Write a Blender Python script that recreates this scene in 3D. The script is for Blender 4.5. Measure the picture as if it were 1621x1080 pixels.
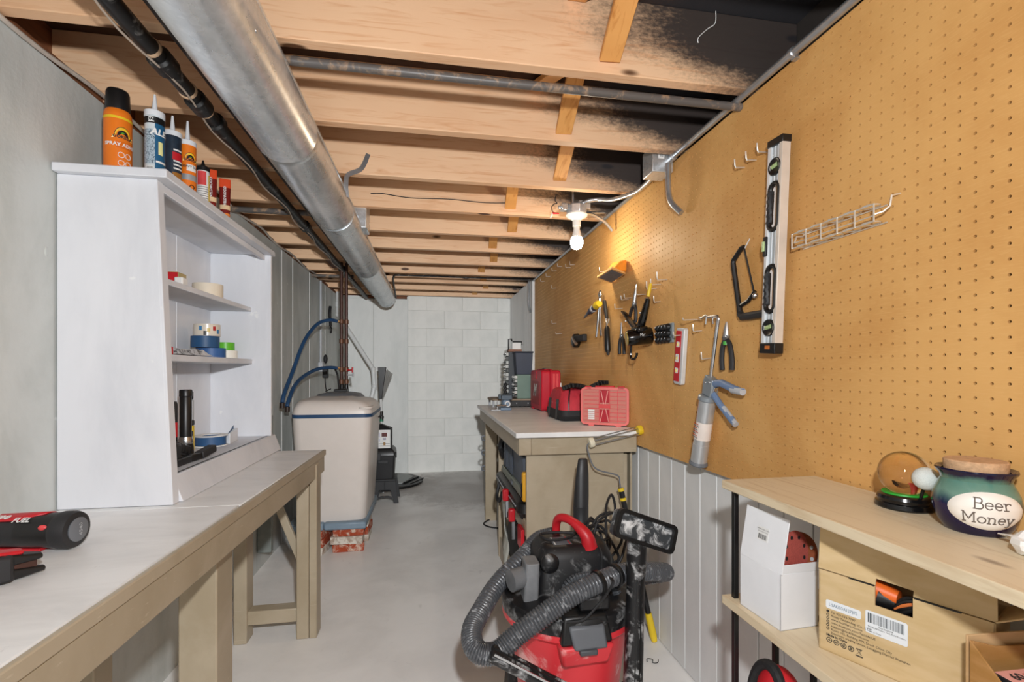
import bpy, bmesh, math, random
from math import sin, cos, pi, radians as R
from mathutils import Vector as V, Matrix

random.seed(7)
SC = bpy.context.scene
C = SC.collection
for o in list(bpy.data.objects):
    bpy.data.objects.remove(o)

# ------------------------------------------------------------------ camera
F_PX = 754.0
cam_d = bpy.data.cameras.new('camera')
cam = bpy.data.objects.new('camera', cam_d)
C.objects.link(cam)
cam.location = (0, 0, 1.235)
cam.rotation_euler = (R(90), 0, R(-9.8))
cam_d.sensor_width = 36
cam_d.lens = 36 * F_PX / 1621
cam_d.shift_y = 46 / 1621
cam_d.clip_start = 0.02
SC.camera = cam

# ------------------------------------------------------------------ world, lights, exposure
w = bpy.data.worlds.new('world')
SC.world = w
w.use_nodes = True
w.node_tree.nodes['Background'].inputs[0].default_value = (1.0, 1.0, 1.0, 1)
w.node_tree.nodes['Background'].inputs[1].default_value = 0.55

fl = bpy.data.lights.new('flash', 'POINT')
fl.shadow_soft_size = 0.03
fl.energy = 1.0
fl.color = (0.96, 0.98, 1.0)
fl.use_nodes = True
nt = fl.node_tree
fo = nt.nodes.new('ShaderNodeLightFalloff')
fo.inputs['Strength'].default_value = 24.5
ad = nt.nodes.new('ShaderNodeMath')
ad.operation = 'MULTIPLY_ADD'
ad.inputs[1].default_value = 0.555
nt.links.new(fo.outputs['Constant'], ad.inputs[0])
nt.links.new(fo.outputs['Linear'], ad.inputs[2])
nt.links.new(ad.outputs[0], nt.nodes['Emission'].inputs['Strength'])
flo = bpy.data.objects.new('flash', fl)
flo.location = (0.07, -0.05, 1.50)
C.objects.link(flo)

SC.view_settings.view_transform = 'Standard'
SC.view_settings.look = 'None'
SC.view_settings.exposure = -0.03
SC.view_settings.gamma = 1.0
SC.view_settings.use_curve_mapping = False

# ------------------------------------------------------------------ materials
def lin(c):
    if isinstance(c, str):
        c = c.lstrip('#')
        c = tuple(int(c[i:i + 2], 16) / 255 for i in (0, 2, 4))
        return tuple(x / 12.92 if x <= .04045 else ((x + .055) / 1.055) ** 2.4 for x in c)
    return c

MATS = {}

class NT:
    """small node-tree writer"""
    def __init__(s, name):
        s.m = bpy.data.materials.new(name)
        s.m.use_nodes = True
        s.t = s.m.node_tree
        s.b = s.t.nodes['Principled BSDF']
    def n(s, kind, **kw):
        nd = s.t.nodes.new('ShaderNode' + kind)
        for k, v in kw.items():
            if k in nd.inputs:
                s.set(nd.inputs[k], v)
            else:
                setattr(nd, k, v)
        return nd
    def set(s, sock, v):
        if hasattr(v, 'is_output'):
            s.t.links.new(v, sock)
        elif hasattr(v, 'outputs'):
            s.t.links.new(v.outputs[0], sock)
        else:
            sock.default_value = v
    def coord(s, scale=(1, 1, 1), rnd=False):
        tc = s.n('TexCoord')
        v = tc.outputs['Object']
        if rnd:
            oi = s.n('ObjectInfo')
            m = s.n('VectorMath', operation='MULTIPLY')
            s.set(m.inputs[0], oi.outputs['Random'])
            m.inputs[1].default_value = (17, 31, 23)
            a = s.n('VectorMath', operation='ADD')
            s.set(a.inputs[0], v)
            s.set(a.inputs[1], m.outputs[0])
            v = a.outputs[0]
        mp = s.n('Mapping')
        s.set(mp.inputs['Vector'], v)
        mp.inputs['Scale'].default_value = scale
        return mp.outputs[0]
    def noise(s, vec, scale=5, detail=4, rough=.55, dist=0):
        nd = s.n('TexNoise', Scale=scale, Detail=detail, Roughness=rough, Distortion=dist)
        s.set(nd.inputs['Vector'], vec)
        return nd.outputs['Fac']
    def ramp(s, fac, stops):
        nd = s.n('ValToRGB')
        s.set(nd.inputs['Fac'], fac)
        cr = nd.color_ramp
        while len(cr.elements) < len(stops):
            cr.elements.new(.5)
        for e, (p, c) in zip(cr.elements, stops):
            e.position = p
            c = lin(c) if isinstance(c, str) else ((c, c, c) if not isinstance(c, tuple) else c)
            e.color = (*c, 1)
        return nd.outputs['Color']
    def mix(s, fac, a, b, blend='MIX'):
        nd = s.n('Mix', data_type='RGBA', blend_type=blend)
        s.set(nd.inputs[0], fac)
        for sock, v in ((nd.inputs[6], a), (nd.inputs[7], b)):
            if isinstance(v, str):
                v = (*lin(v), 1)
            s.set(sock, v)
        return nd.outputs[2]
    def math(s, op, a, b=None, clamp=False):
        nd = s.n('Math', operation=op, use_clamp=clamp)
        s.set(nd.inputs[0], a)
        if b is not None:
            s.set(nd.inputs[1], b)
        return nd.outputs[0]
    def mrange(s, v, a, b, c=0., d=1.):
        nd = s.n('MapRange', interpolation_type='SMOOTHSTEP')
        s.set(nd.inputs[0], v)
        for i, q in enumerate((a, b, c, d)):
            nd.inputs[i + 1].default_value = q
        return nd.outputs[0]
    def bump(s, h, strength=.3, dist=.01):
        nd = s.n('Bump', Strength=strength, Distance=dist)
        s.set(nd.inputs['Height'], h)
        s.set(s.b.inputs['Normal'], nd.outputs[0])
    def done(s, col, rough=.5, metal=0., spec=.5):
        s.set(s.b.inputs['Base Color'], (*lin(col), 1) if isinstance(col, str) else col)
        s.set(s.b.inputs['Roughness'], rough)
        s.set(s.b.inputs['Metallic'], metal)
        s.b.inputs['Specular IOR Level'].default_value = spec
        return s.m

def mat(col, rough=.45, metal=0., var=.08, scale=14, spec=.5, bump=0.):
    """plain coloured surface with faint mottling"""
    key = (col, rough, metal, var, scale, spec, bump)
    if key in MATS:
        return MATS[key]
    q = NT('surface_' + col.strip('#'))
    if var:
        f = q.noise(q.coord(), scale, 5)
        c0 = lin(col)
        a = tuple(x * (1 - var) for x in c0)
        b = tuple(min(1, x * (1 + var)) for x in c0)
        c = q.ramp(f, ((.3, a), (.7, b)))
        if bump:
            q.bump(f, bump, .004)
    else:
        c = col
    MATS[key] = q.done(c, rough, metal, spec)
    return MATS[key]

def worn(base, dust, amount=.5, scale=18, rough=.4, name='worn'):
    """coloured plastic with pale dust smears on it"""
    q = NT(name)
    f = q.noise(q.coord(), scale, 7, .65, .6)
    m = q.mrange(f, .62 - .2 * amount, .80 - .2 * amount)
    return q.done(q.mix(m, base, dust), rough)

def wood(name, light, dark, grain=(1.2, 16, 16), rough=.55, knots=True, soot=False, scale=3.0):
    q = NT(name)
    vec = q.coord(grain, rnd=True)
    g = q.noise(vec, scale, 6, .6, 1.3)
    col = q.ramp(g, ((.28, dark), (.48, light), (.75, light)))
    big = q.noise(q.coord((.7, 2, 2), rnd=True), 2.5, 3)
    col = q.mix(q.mrange(big, .35, .7, 0, .35), col, dark)
    if knots:
        vo = q.n('TexVoronoi', Scale=1.0)
        lo = [2.6 if x < 5 else 7.0 for x in grain]
        q.set(vo.inputs['Vector'], q.coord(tuple(lo), rnd=True))
        k = q.mrange(vo.outputs['Distance'], .06, .12, 1, 0)
        col = q.mix(k, col, '#5a3a22')
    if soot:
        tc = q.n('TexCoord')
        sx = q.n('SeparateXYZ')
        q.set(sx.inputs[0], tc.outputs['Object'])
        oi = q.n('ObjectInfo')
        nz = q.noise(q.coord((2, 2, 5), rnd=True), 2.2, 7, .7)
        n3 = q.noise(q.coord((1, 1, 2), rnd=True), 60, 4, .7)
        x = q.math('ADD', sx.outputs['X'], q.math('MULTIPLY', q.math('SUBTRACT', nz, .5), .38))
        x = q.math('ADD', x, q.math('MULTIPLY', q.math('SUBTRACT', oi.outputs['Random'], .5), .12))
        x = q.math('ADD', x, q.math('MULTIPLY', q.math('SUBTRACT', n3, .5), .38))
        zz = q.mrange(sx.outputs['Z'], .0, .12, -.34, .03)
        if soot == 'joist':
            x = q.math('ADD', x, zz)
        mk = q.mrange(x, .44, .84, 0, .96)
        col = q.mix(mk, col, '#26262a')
    q.bump(g, .15, .003)
    return q.done(col, rough)

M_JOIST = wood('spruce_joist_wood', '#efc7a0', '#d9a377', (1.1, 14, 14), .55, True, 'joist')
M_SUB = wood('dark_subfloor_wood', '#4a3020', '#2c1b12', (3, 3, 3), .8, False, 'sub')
M_BRIDGE = wood('bridging_strip_wood', '#e3a862', '#c07f3c', (14, 3, 3), .55, False)
M_SILL = wood('brown_sill_wood', '#7a4a2c', '#4a2a18', (12, 1.5, 12), .7, False)
M_PINE = wood('pale_pine_board', '#e0cfb0', '#ccb593', (16, 1.3, 16), .45, True)
M_BENCHTAN = None

def concrete_paint(name, base, shade, streak=True, bumpy=.25):
    q = NT(name)
    v = q.coord((1, 1, .35) if streak else (1, 1, 1))
    n1 = q.noise(v, 3.5, 8, .62, .4)
    n2 = q.noise(q.coord(), 38, 4)
    col = q.mix(q.mrange(n1, .38, .68), base, shade)
    sp = q.mrange(q.noise(q.coord(), 16, 3), .70, .76)
    col = q.mix(q.math('MULTIPLY', sp, .5), col, '#eef0ee')
    q.bump(q.math('ADD', q.math('MULTIPLY', n1, .8), q.math('MULTIPLY', n2, .35)), bumpy, .012)
    return q.done(col, .55)

M_WALL_L = concrete_paint('painted_poured_concrete', '#c9ccc9', '#b2b6b2')
M_WALL_B = concrete_paint('painted_block', '#e6e6e1', '#dadbd6', False, .12)
M_WALL_P = concrete_paint('painted_pour_back', '#dddfdc', '#cfd2cf')
M_WAIN = concrete_paint('painted_wainscot', '#e6e6e4', '#d8d9d8', True, .06)
M_DARK = mat('#15110d', .9, var=0)

def floor_mat():
    q = NT('painted_concrete_floor')
    n1 = q.noise(q.coord(), 2.3, 8, .6, .3)
    col = q.mix(q.mrange(n1, .35, .7), '#eeece9', '#dfddda')
    n2 = q.noise(q.coord(), 9, 8, .7, 1.)
    col = q.mix(q.mrange(n2, .60, .78, 0, .5), col, '#a39f9a')
    tc = q.n('TexCoord')
    def blot(cx, cy, rx, ry, c, a, col):
        mp = q.n('Mapping')
        q.set(mp.inputs['Vector'], tc.outputs['Object'])
        mp.inputs['Location'].default_value = (-cx / rx, -cy / ry, 0)
        mp.inputs['Scale'].default_value = (1 / rx, 1 / ry, 1)
        ln = q.n('VectorMath', operation='LENGTH')
        q.set(ln.inputs[0], mp.outputs[0])
        d = q.math('ADD', ln.outputs['Value'], q.math('MULTIPLY', q.math('SUBTRACT', n2, .5), .7))
        return q.mix(q.mrange(d, .55, 1.0, a, 0), col, c)
    col = blot(-.35, 5.25, .62, .62, '#8f8780', .8, col)
    col = blot(.45, 5.1, .9, 1.0, '#a09a96', .75, col)
    q.bump(q.noise(q.coord(), 20, 5), .05, .01)
    return q.done(col, q.mrange(n1, .3, .7, .30, .5))
M_FLOOR = floor_mat()

def peg_mat():
    q = NT('tempered_hardboard')
    n = q.noise(q.coord(), 2.0, 6, .6, .4)
    col = q.mix(q.mrange(n, .35, .68), '#d8a766', '#c69152')
    f = q.noise(q.coord((1, 3, 30)), 12, 3)
    col = q.mix(q.mrange(f, .45, .75, 0, .25), col, '#e0b478')
    sc = q.noise(q.coord((1, 1, 14)), 5, 6, .7)
    col = q.mix(q.mrange(sc, .66, .74, 0, .35), col, '#9a6a34')
    return q.done(col, q.mrange(n, .3, .7, .50, .62), 0., .35)
M_PEG = peg_mat()

def galv_mat():
    q = NT('galvanised_sheet')
    v = q.n('TexVoronoi', Scale=90.)
    q.set(v.inputs['Vector'], q.coord())
    n = q.noise(q.coord((1, .5, 1)), 7, 6, .6)
    col = q.ramp(n, ((.3, '#bcc2c6'), (.55, '#dfe3e6'), (.8, '#f0f3f5')))
    hs = q.n('SeparateColor')
    q.set(hs.inputs[0], v.outputs['Color'])
    col = q.mix(q.math('MULTIPLY', hs.outputs[0], .22), col, '#8d9498')
    return q.done(col, q.mrange(n, .3, .7, .24, .38), .70)
M_GALV = galv_mat()
M_CONDUIT = mat('#b9bdc1', .32, .8, .1, 40)
M_STEEL = mat('#c8cacc', .25, .95, .06)
M_WIRE = mat('#e8e4da', .3, .6, .05)
M_IRON = worn('#161617', '#8d8a86', .35, 26, .45, 'black_iron_pipe')
M_OLDPIPE = worn('#5b5856', '#a58a70', .6, 22, .4, 'old_steel_pipe')
M_COPPER = mat('#4a2e26', .45, .2, .25, 30)
M_TAN = None

def tanpaint():
    q = NT('tan_bench_paint')
    n = q.noise(q.coord((1, 1, 1), rnd=True), 3, 7, .6, .5)
    col = q.mix(q.mrange(n, .35, .7), '#b3a58e', '#a3947b')
    s = q.noise(q.coord((1, 6, 30)), 6, 4)
    col = q.mix(q.mrange(s, .64, .76, 0, .3), col, '#d8cdb8')
    q.bump(n, .12, .004)
    return q.done(col, .42)
M_TAN = tanpaint()

def benchtop():
    q = NT('white_bench_paint')
    n = q.noise(q.coord((1, 3, 1)), 4, 8, .65, .6)
    col = q.mix(q.mrange(n, .40, .72), '#f0f0ef', '#e2e2e1')
    s = q.noise(q.coord((8, 2, 8)), 5, 6, .75)
    col = q.mix(q.mrange(s, .66, .74, 0, .55), col, '#9d9a97')
    q.bump(n, .06, .003)
    return q.done(col, .4)
M_TOP = benchtop()
M_WHITE = concrete_paint('white_cabinet_paint', '#dfe1e6', '#d0d3d9', True, .05)
M_BLK = mat('#161617', .38)
M_BLKM = mat('#1d1d1f', .6)
M_RUB = mat('#262628', .55, var=.2)
M_GREY = mat('#6c7076', .45)
M_LGREY = mat('#b6b9bd', .45)
M_PWHITE = mat('#e9e9e7', .5, var=.03)
M_RED = mat('#c3202a', .4, var=.1)
M_REDL = mat('#dd4a4c', .4, var=.12)
M_YEL = mat('#e6c428', .4)
M_BLUE = mat('#24486f', .45, var=.15)
M_ORANGE = mat('#ea7a1c', .4, var=.06)
M_PRINT = mat('#2a2a2a', .6, var=0)
M_KRAFT = None

def card(name, a, b):
    q = NT(name)
    n = q.noise(q.coord((1, 1, 4)), 10, 5)
    return q.done(q.mix(q.mrange(n, .3, .7), a, b), .7, spec=.2)
M_KRAFT = card('kraft_board', '#d2b88e', '#c6aa7c')
M_CARD = card('brown_cardboard', '#b98a57', '#a4763f')
M_WBOX = mat('#e8e9ec', .55, var=.03)

# ------------------------------------------------------------------ mesh builder
class MB:
    def __init__(s):
        s.v = []
        s.f = []
    def add(s, vs, fs):
        k = len(s.v)
        s.v += [tuple(x) for x in vs]
        s.f += [tuple(i + k for i in f) for f in fs]
        return s
    def box(s, a, b, m=None):
        (x0, y0, z0), (x1, y1, z1) = a, b
        vs = [V(p) for p in ((x0, y0, z0), (x1, y0, z0), (x1, y1, z0), (x0, y1, z0), (x0, y0, z1), (x1, y0, z1), (x1, y1, z1), (x0, y1, z1))]
        if m:
            vs = [m @ p for p in vs]
        return s.add(vs, ((3, 2, 1, 0), (4, 5, 6, 7), (0, 1, 5, 4), (1, 2, 6, 5), (2, 3, 7, 6), (3, 0, 4, 7)))
    def hexa(s, lo, hi):
        """two quads, lower and upper"""
        return s.add(list(lo) + list(hi), ((3, 2, 1, 0), (4, 5, 6, 7), (0, 1, 5, 4), (1, 2, 6, 5), (2, 3, 7, 6), (3, 0, 4, 7)))
    def bar(s, p, q, w, h, up=(0, 0, 1)):
        """box beam from p to q, w wide, h high"""
        p, q = V(p), V(q)
        d = (q - p).normalized()
        r = d.cross(V(up))
        if r.length < 1e-5:
            r = d.cross(V((0, 1, 0)))
        r.normalize()
        u = r.cross(d)
        r, u = r * w / 2, u * h / 2
        return s.hexa((p - r - u, p + r - u, p + r + u, p - r + u), (q - r - u, q + r - u, q + r + u, q - r + u))
    def tube(s, pts, r, seg=10, caps=True, closed=False):
        pts = [V(p) for p in pts]
        n = len(pts)
        rs = r if isinstance(r, (list, tuple)) else [r] * n
        T = []
        for i in range(n):
            a = pts[(i - 1) % n] if closed else pts[max(i - 1, 0)]
            b = pts[(i + 1) % n] if closed else pts[min(i + 1, n - 1)]
            t = (b - a)
            T.append(t.normalized() if t.length > 1e-9 else V((0, 0, 1)))
        u = T[0].orthogonal().normalized()
        vs, fs = [], []
        for i in range(n):
            u = (u - T[i] * u.dot(T[i]))
            u = u.normalized() if u.length > 1e-6 else T[i].orthogonal().normalized()
            w_ = T[i].cross(u)
            for k in range(seg):
                a = 2 * pi * k / seg
                vs.append(pts[i] + (u * cos(a) + w_ * sin(a)) * rs[i])
        m = n if closed else n - 1
        for i in range(m):
            j = (i + 1) % n
            for k in range(seg):
                l = (k + 1) % seg
                fs.append((i * seg + k, i * seg + l, j * seg + l, j * seg + k))
        if caps and not closed:
            fs.append(tuple(range(seg - 1, -1, -1)))
            fs.append(tuple((n - 1) * seg + k for k in range(seg)))
        return s.add(vs, fs)
    def cyl(s, p, q, r, r2=None, seg=20):
        return s.tube([p, q], [r, r if r2 is None else r2], seg)
    def lathe(s, prof, c=(0, 0, 0), axis=(0, 0, 1), seg=28):
        """profile of (radius, height) turned around the axis"""
        ax = V(axis).normalized()
        u = ax.orthogonal().normalized()
        w_ = ax.cross(u)
        c = V(c)
        vs, fs = [], []
        for r, z in prof:
            for k in range(seg):
                a = 2 * pi * k / seg
                vs.append(c + ax * z + (u * cos(a) + w_ * sin(a)) * max(r, 1e-5))
        for i in range(len(prof) - 1):
            for k in range(seg):
                l = (k + 1) % seg
                fs.append((i * seg + k, i * seg + l, (i + 1) * seg + l, (i + 1) * seg + k))
        if prof[0][0] > 1e-4:
            fs.append(tuple(range(seg - 1, -1, -1)))
        if prof[-1][0] > 1e-4:
            fs.append(tuple((len(prof) - 1) * seg + k for k in range(seg)))
        return s.add(vs, fs)
    def ring(s, c, axis, ro, ri, h, seg=28):
        """flat-sided ring (a tape roll), base at c"""
        ax = V(axis).normalized()
        u = ax.orthogonal().normalized()
        w_ = ax.cross(u)
        c = V(c)
        vs, fs = [], []
        for r, z in ((ro, 0), (ro, h), (ri, h), (ri, 0)):
            for k in range(seg):
                a = 2 * pi * k / seg
                vs.append(c + ax * z + (u * cos(a) + w_ * sin(a)) * r)
        for i in range(4):
            for k in range(seg):
                l = (k + 1) % seg
                j = (i + 1) % 4
                fs.append((i * seg + k, i * seg + l, j * seg + l, j * seg + k))
        return s.add(vs, fs)
    def prism(s, poly, o, ux, uy, d):
        """2-D outline in the plane (o, ux, uy), given thickness along d"""
        o, ux, uy, d = V(o), V(ux), V(uy), V(d)
        n = len(poly)
        a = [o + ux * x + uy * y for x, y in poly]
        b = [p + d for p in a]
        return s.add(a + b, [tuple(range(n - 1, -1, -1)), tuple(range(n, 2 * n))] + [(i, (i + 1) % n, n + (i + 1) % n, n + i) for i in range(n)])
    def sphere(s, c, r, seg=20, rings=12, sc=(1, 1, 1)):
        vs, fs = [], []
        c = V(c)
        for i in range(rings + 1):
            t = pi * i / rings
            for k in range(seg):
                a = 2 * pi * k / seg
                vs.append(c + V((sin(t) * cos(a) * sc[0], sin(t) * sin(a) * sc[1], cos(t) * sc[2])) * r)
        for i in range(rings):
            for k in range(seg):
                l = (k + 1) % seg
                fs.append((i * seg + k, (i + 1) * seg + k, (i + 1) * seg + l, i * seg + l))
        return s.add(vs, fs)

def root_matrix(o):
    m = Matrix.Identity(4)
    while o is not None:
        m = o.matrix_basis @ m
        o = o.parent
    return m

def ob(name, mb, material, parent=None, bevel=0., smooth=True, world=False, segs=2, angle=35):
    me = bpy.data.meshes.new(name)
    vs = mb.v
    if world and parent is not None:
        inv = root_matrix(parent).inverted()
        vs = [inv @ V(p) for p in vs]
    me.from_pydata([tuple(p) for p in vs], [], mb.f)
    bm = bmesh.new()
    bm.from_mesh(me)
    bmesh.ops.remove_doubles(bm, verts=bm.verts, dist=1e-6)
    bmesh.ops.recalc_face_normals(bm, faces=bm.faces)
    bm.to_mesh(me)
    bm.free()
    me.materials.append(material)
    o = bpy.data.objects.new(name, me)
    C.objects.link(o)
    if parent is not None:
        o.parent = parent
    if smooth:
        for p in me.polygons:
            p.use_smooth = True
        me.set_sharp_from_angle(angle=R(angle))
    if bevel:
        b = o.modifiers.new('bevel', 'BEVEL')
        b.width = bevel
        b.segments = segs
        b.limit_method = 'ANGLE'
        b.angle_limit = R(40)
        b.harden_normals = False
    return o

def tag(o, label, cat, group=None):
    o['label'] = label
    o['category'] = cat
    if group:
        o['group'] = group
    return o

def struct(o):
    o['kind'] = 'structure'
    return o

def thing(name, label, cat, loc=(0, 0, 0), rz=0., group=None):
    o = bpy.data.objects.new(name, None)
    C.objects.link(o)
    o.empty_display_size = .05
    o.location = loc
    o.rotation_euler = (0, 0, rz)
    return tag(o, label, cat, group)

def shape(*calls):
    m = MB()
    for fn, *a in calls:
        getattr(m, fn)(*a)
    return m

def text(body, o, ux, uy, size, material, parent, name='lettering', align='CENTER', world=False, wrap=None, bold=0., shear=0., sx=1.):
    """flat printed lettering: origin o, reading direction ux, up uy; wrap=(centre, radius) bends it round a vertical can"""
    cu = bpy.data.curves.new('t', 'FONT')
    cu.body = body
    cu.size = size
    cu.align_x = align
    cu.align_y = 'CENTER'
    cu.resolution_u = 2
    cu.offset = bold
    cu.shear = shear
    tmp = bpy.data.objects.new('t', cu)
    me = bpy.data.meshes.new_from_object(tmp)
    bpy.data.objects.remove(tmp)
    bpy.data.curves.remove(cu)
    if wrap:
        bm = bmesh.new()
        bm.from_mesh(me)
        for _ in range(3):
            long_ = [e for e in bm.edges if abs(e.verts[0].co.x - e.verts[1].co.x) * sx > .004]
            if long_:
                bmesh.ops.subdivide_edges(bm, edges=long_, cuts=1)
        bmesh.ops.triangulate(bm, faces=bm.faces)
        bm.to_mesh(me)
        bm.free()
    ux, uy, o = V(ux).normalized(), V(uy).normalized(), V(o)
    n = ux.cross(uy)
    inv = root_matrix(parent).inverted() if world else Matrix.Identity(4)
    for v in me.vertices:
        x, y = v.co.x * sx, v.co.y
        if wrap:
            c, r, a0 = wrap            # a0: angle that faces the reader
            a = a0 + x / r
            p = V((c[0] + cos(a) * (r + .0006), c[1] + sin(a) * (r + .0006), c[2] + y))
        else:
            p = o + ux * x + uy * y + n * .0006
        v.co = inv @ p
    me.name = name
    me.materials.clear()
    me.materials.append(material)
    ob_ = bpy.data.objects.new(name, me)
    C.objects.link(ob_)
    ob_.parent = parent
    return ob_

def arc_pts(c, r, a0, a1, n, ux=(1, 0, 0), uy=(0, 0, 1)):
    c, ux, uy = V(c), V(ux), V(uy)
    return [c + ux * r * cos(a0 + (a1 - a0) * i / n) + uy * r * sin(a0 + (a1 - a0) * i / n) for i in range(n + 1)]

def spline(pts, n=8, closed=False):
    """Catmull-Rom through the points"""
    P = [V(p) for p in pts]
    out = []
    m = len(P)
    for i in range(m if closed else m - 1):
        if closed:
            a, b, c, d = P[i - 1], P[i], P[(i + 1) % m], P[(i + 2) % m]
        else:
            a, b, c, d = P[max(i - 1, 0)], P[i], P[i + 1], P[min(i + 2, m - 1)]
        for k in range(n):
            t = k / n
            out.append(.5 * ((2 * b) + (c - a) * t + (2 * a - 5 * b + 4 * c - d) * t * t + (3 * b - a - 3 * c + d) * t ** 3))
    if not closed:
        out.append(P[-1])
    return out

def rrect(w, h, r, n=4, cx=0., cy=0.):
    out = []
    for qx, qy, a0 in ((1, 1, 0), (-1, 1, 90), (-1, -1, 180), (1, -1, 270)):
        for i in range(n + 1):
            a = R(a0 + 90 * i / n)
            out.append((cx + qx * (w / 2 - r) + r * cos(a), cy + qy * (h / 2 - r) + r * sin(a)))
    return out

def dup(o, parent=None):
    c = o.copy()
    C.objects.link(c)
    c.parent = parent
    for ch in o.children:
        dup(ch, c)
    return c

# ================================================================== the setting
Y0, YB = -1.3, 5.844
ZJ = 2.11                      # underside of the joists
floor = struct(ob('floor', shape(('box', (-1.3, Y0, -.06), (1.3, YB + .1, 0))), M_FLOOR))

wall_left = struct(ob('wall_left', shape(('box', (-1.24, Y0, 0), (-1.04, YB + .1, 2.095))), M_WALL_L))
for yy, hh in ((3.62, 0), (3.90, 0), (4.42, 0), (5.05, 0)):
    ob('form_seam', shape(('box', (-1.041, yy - .006, 0), (-1.036, yy + .006, 2.09))), M_PWHITE, wall_left, .002)
ob('sill_plate', shape(('box', (-1.20, Y0, 2.095), (-1.055, YB, 2.135))), M_SILL, wall_left, .002)
ob('rim_board', shape(('box', (-1.25, Y0, 2.13), (-1.20, YB + .1, 2.34))), M_SILL, wall_left)
# bumps of old paint and mortar on the near wall
for i in range(26):
    y, z = random.uniform(.9, 3.4), random.uniform(.9, 2.05)
    ob('paint_blob', shape(('sphere', (-1.041, y, z), random.uniform(.004, .011), 8, 5, (.5, 1, random.uniform(1, 2.2)))), M_WALL_L, wall_left)

# back wall: poured part on the left, painted block on the right, standing a little proud
wall_back = struct(ob('wall_back', shape(('box', (-1.24, YB + .03, 0), (1.2, YB + .2, 2.12))), M_WALL_P))
ob('rim_board', shape(('box', (-1.25, YB + .06, 2.10), (1.25, YB + .12, 2.34))), M_SILL, wall_back)
ob('poured_panel', shape(('box', (-1.04, YB + .012, 0), (-.66, YB + .04, 2.085))), M_WALL_P, wall_back, .003)
ob('poured_panel', shape(('box', (-.657, YB + .012, 0), (-.262, YB + .04, 2.085))), M_WALL_P, wall_back, .003)
ob('sill_board', shape(('box', (-.72, YB - .01, 2.09), (-.27, YB + .05, 2.12))), M_SILL, wall_back, .003)
bw, bh, jt = .434, .217, .0008
blk = {}
for r in range(10):
    x = -.255 - (bw / 2 if r % 2 else 0)
    while x < 1.08:
        xa, xb = max(x, -.255) + jt / 2, min(x + bw, 1.08) - jt / 2
        z0, z1 = r * bh + jt / 2, min((r + 1) * bh, 2.135) - jt / 2
        if xb - xa > .03:
            key = (round(xb - xa, 3), round(z1 - z0, 3))
            if key not in blk:
                blk[key] = ob('block', shape(('box', (0, 0, 0), (xb - xa, .05, z1 - z0))), M_WALL_B, wall_back, .0012)
                o = blk[key]
            else:
                o = blk[key].copy()
                C.objects.link(o)
            o.location = (xa, YB + random.uniform(-.0006, .0006), z0)
        x += bw

# right wall: rough wall, board wainscot below, pegboard above, white beadboard at the far end
wall_right = struct(ob('wall_right', shape(('box', (1.06, Y0, 0), (1.25, YB + .1, 2.12))), M_SILL))
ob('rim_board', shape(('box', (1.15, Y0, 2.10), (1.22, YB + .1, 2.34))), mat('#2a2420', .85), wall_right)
y = Y0
pl = None
pw = .1105
k = 0
while y < 4.55:
    if pl is None:
        pl = ob('plank', shape(('box', (1.030, 0, .004), (1.056, pw - .004, .90))), M_WAIN, wall_right, .003)
        o = pl
    else:
        o = pl.copy()
        C.objects.link(o)
    o.location = (random.uniform(0, .002), 1.254 - 23 * pw + k * pw, 0)
    k += 1
    y = o.location.y
ob('nailing_strip', shape(('box', (1.006, Y0, .87), (1.03, 4.55, .90))), M_SILL, wall_right)
ob('nailing_strip', shape(('box', (1.006, Y0, 2.07), (1.06, 4.55, 2.098))), M_SILL, wall_right)

def pegboard(y0, y1, z0, z1, x=1.0, p=.0268, r=.0031, t=.0055):
    ny, nz = int((y1 - y0) / p), int((z1 - z0) / p)
    py, pz = (y1 - y0) / ny, (z1 - z0) / nz
    vs, fs = [], []
    oct_ = [(cos(pi / 4 * k) * r, sin(pi / 4 * k) * r) for k in range(8)]
    for i in range(ny):
        for j in range(nz):
            cy, cz = y0 + (i + .5) * py, z0 + (j + .5) * pz
            b = len(vs)
            for sy, sz in ((1, 1), (-1, 1), (-1, -1), (1, -1)):
                vs.append((x, cy + sy * py / 2, cz + sz * pz / 2))
            for a, c in oct_:
                vs.append((x, cy + a, cz + c))
            for a, c in oct_:
                vs.append((x + t, cy + a, cz + c))
            H = b + 4
            for q in range(4):            # corner q sits at angle 45 + 90 q
                k0 = 1 + 2 * q
                fs.append((b + q, H + k0, H + (k0 + 1) % 8, H + (k0 + 2) % 8, b + (q + 1) % 4))
            for q in range(8):
                fs.append((H + q, H + 8 + q, H + 8 + (q + 1) % 8, H + (q + 1) % 8))
    # board edges
    b = len(vs)
    for a in (x, x + t):
        vs += [(a, y0, z0), (a, y1, z0), (a, y1, z1), (a, y0, z1)]
    for q in range(4):
        fs.append((b + q, b + (q + 1) % 4, b + 4 + (q + 1) % 4, b + 4 + q))
    me = bpy.data.meshes.new('pegboard_sheet')
    me.from_pydata(vs, [], fs)
    me.materials.append(M_PEG)
    o = bpy.data.objects.new('pegboard_sheet', me)
    C.objects.link(o)
    o.parent = wall_right
    return o
pegboard(-.60, 1.839, .868, 2.10)
pegboard(1.842, 4.50, .868, 2.10)
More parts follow.
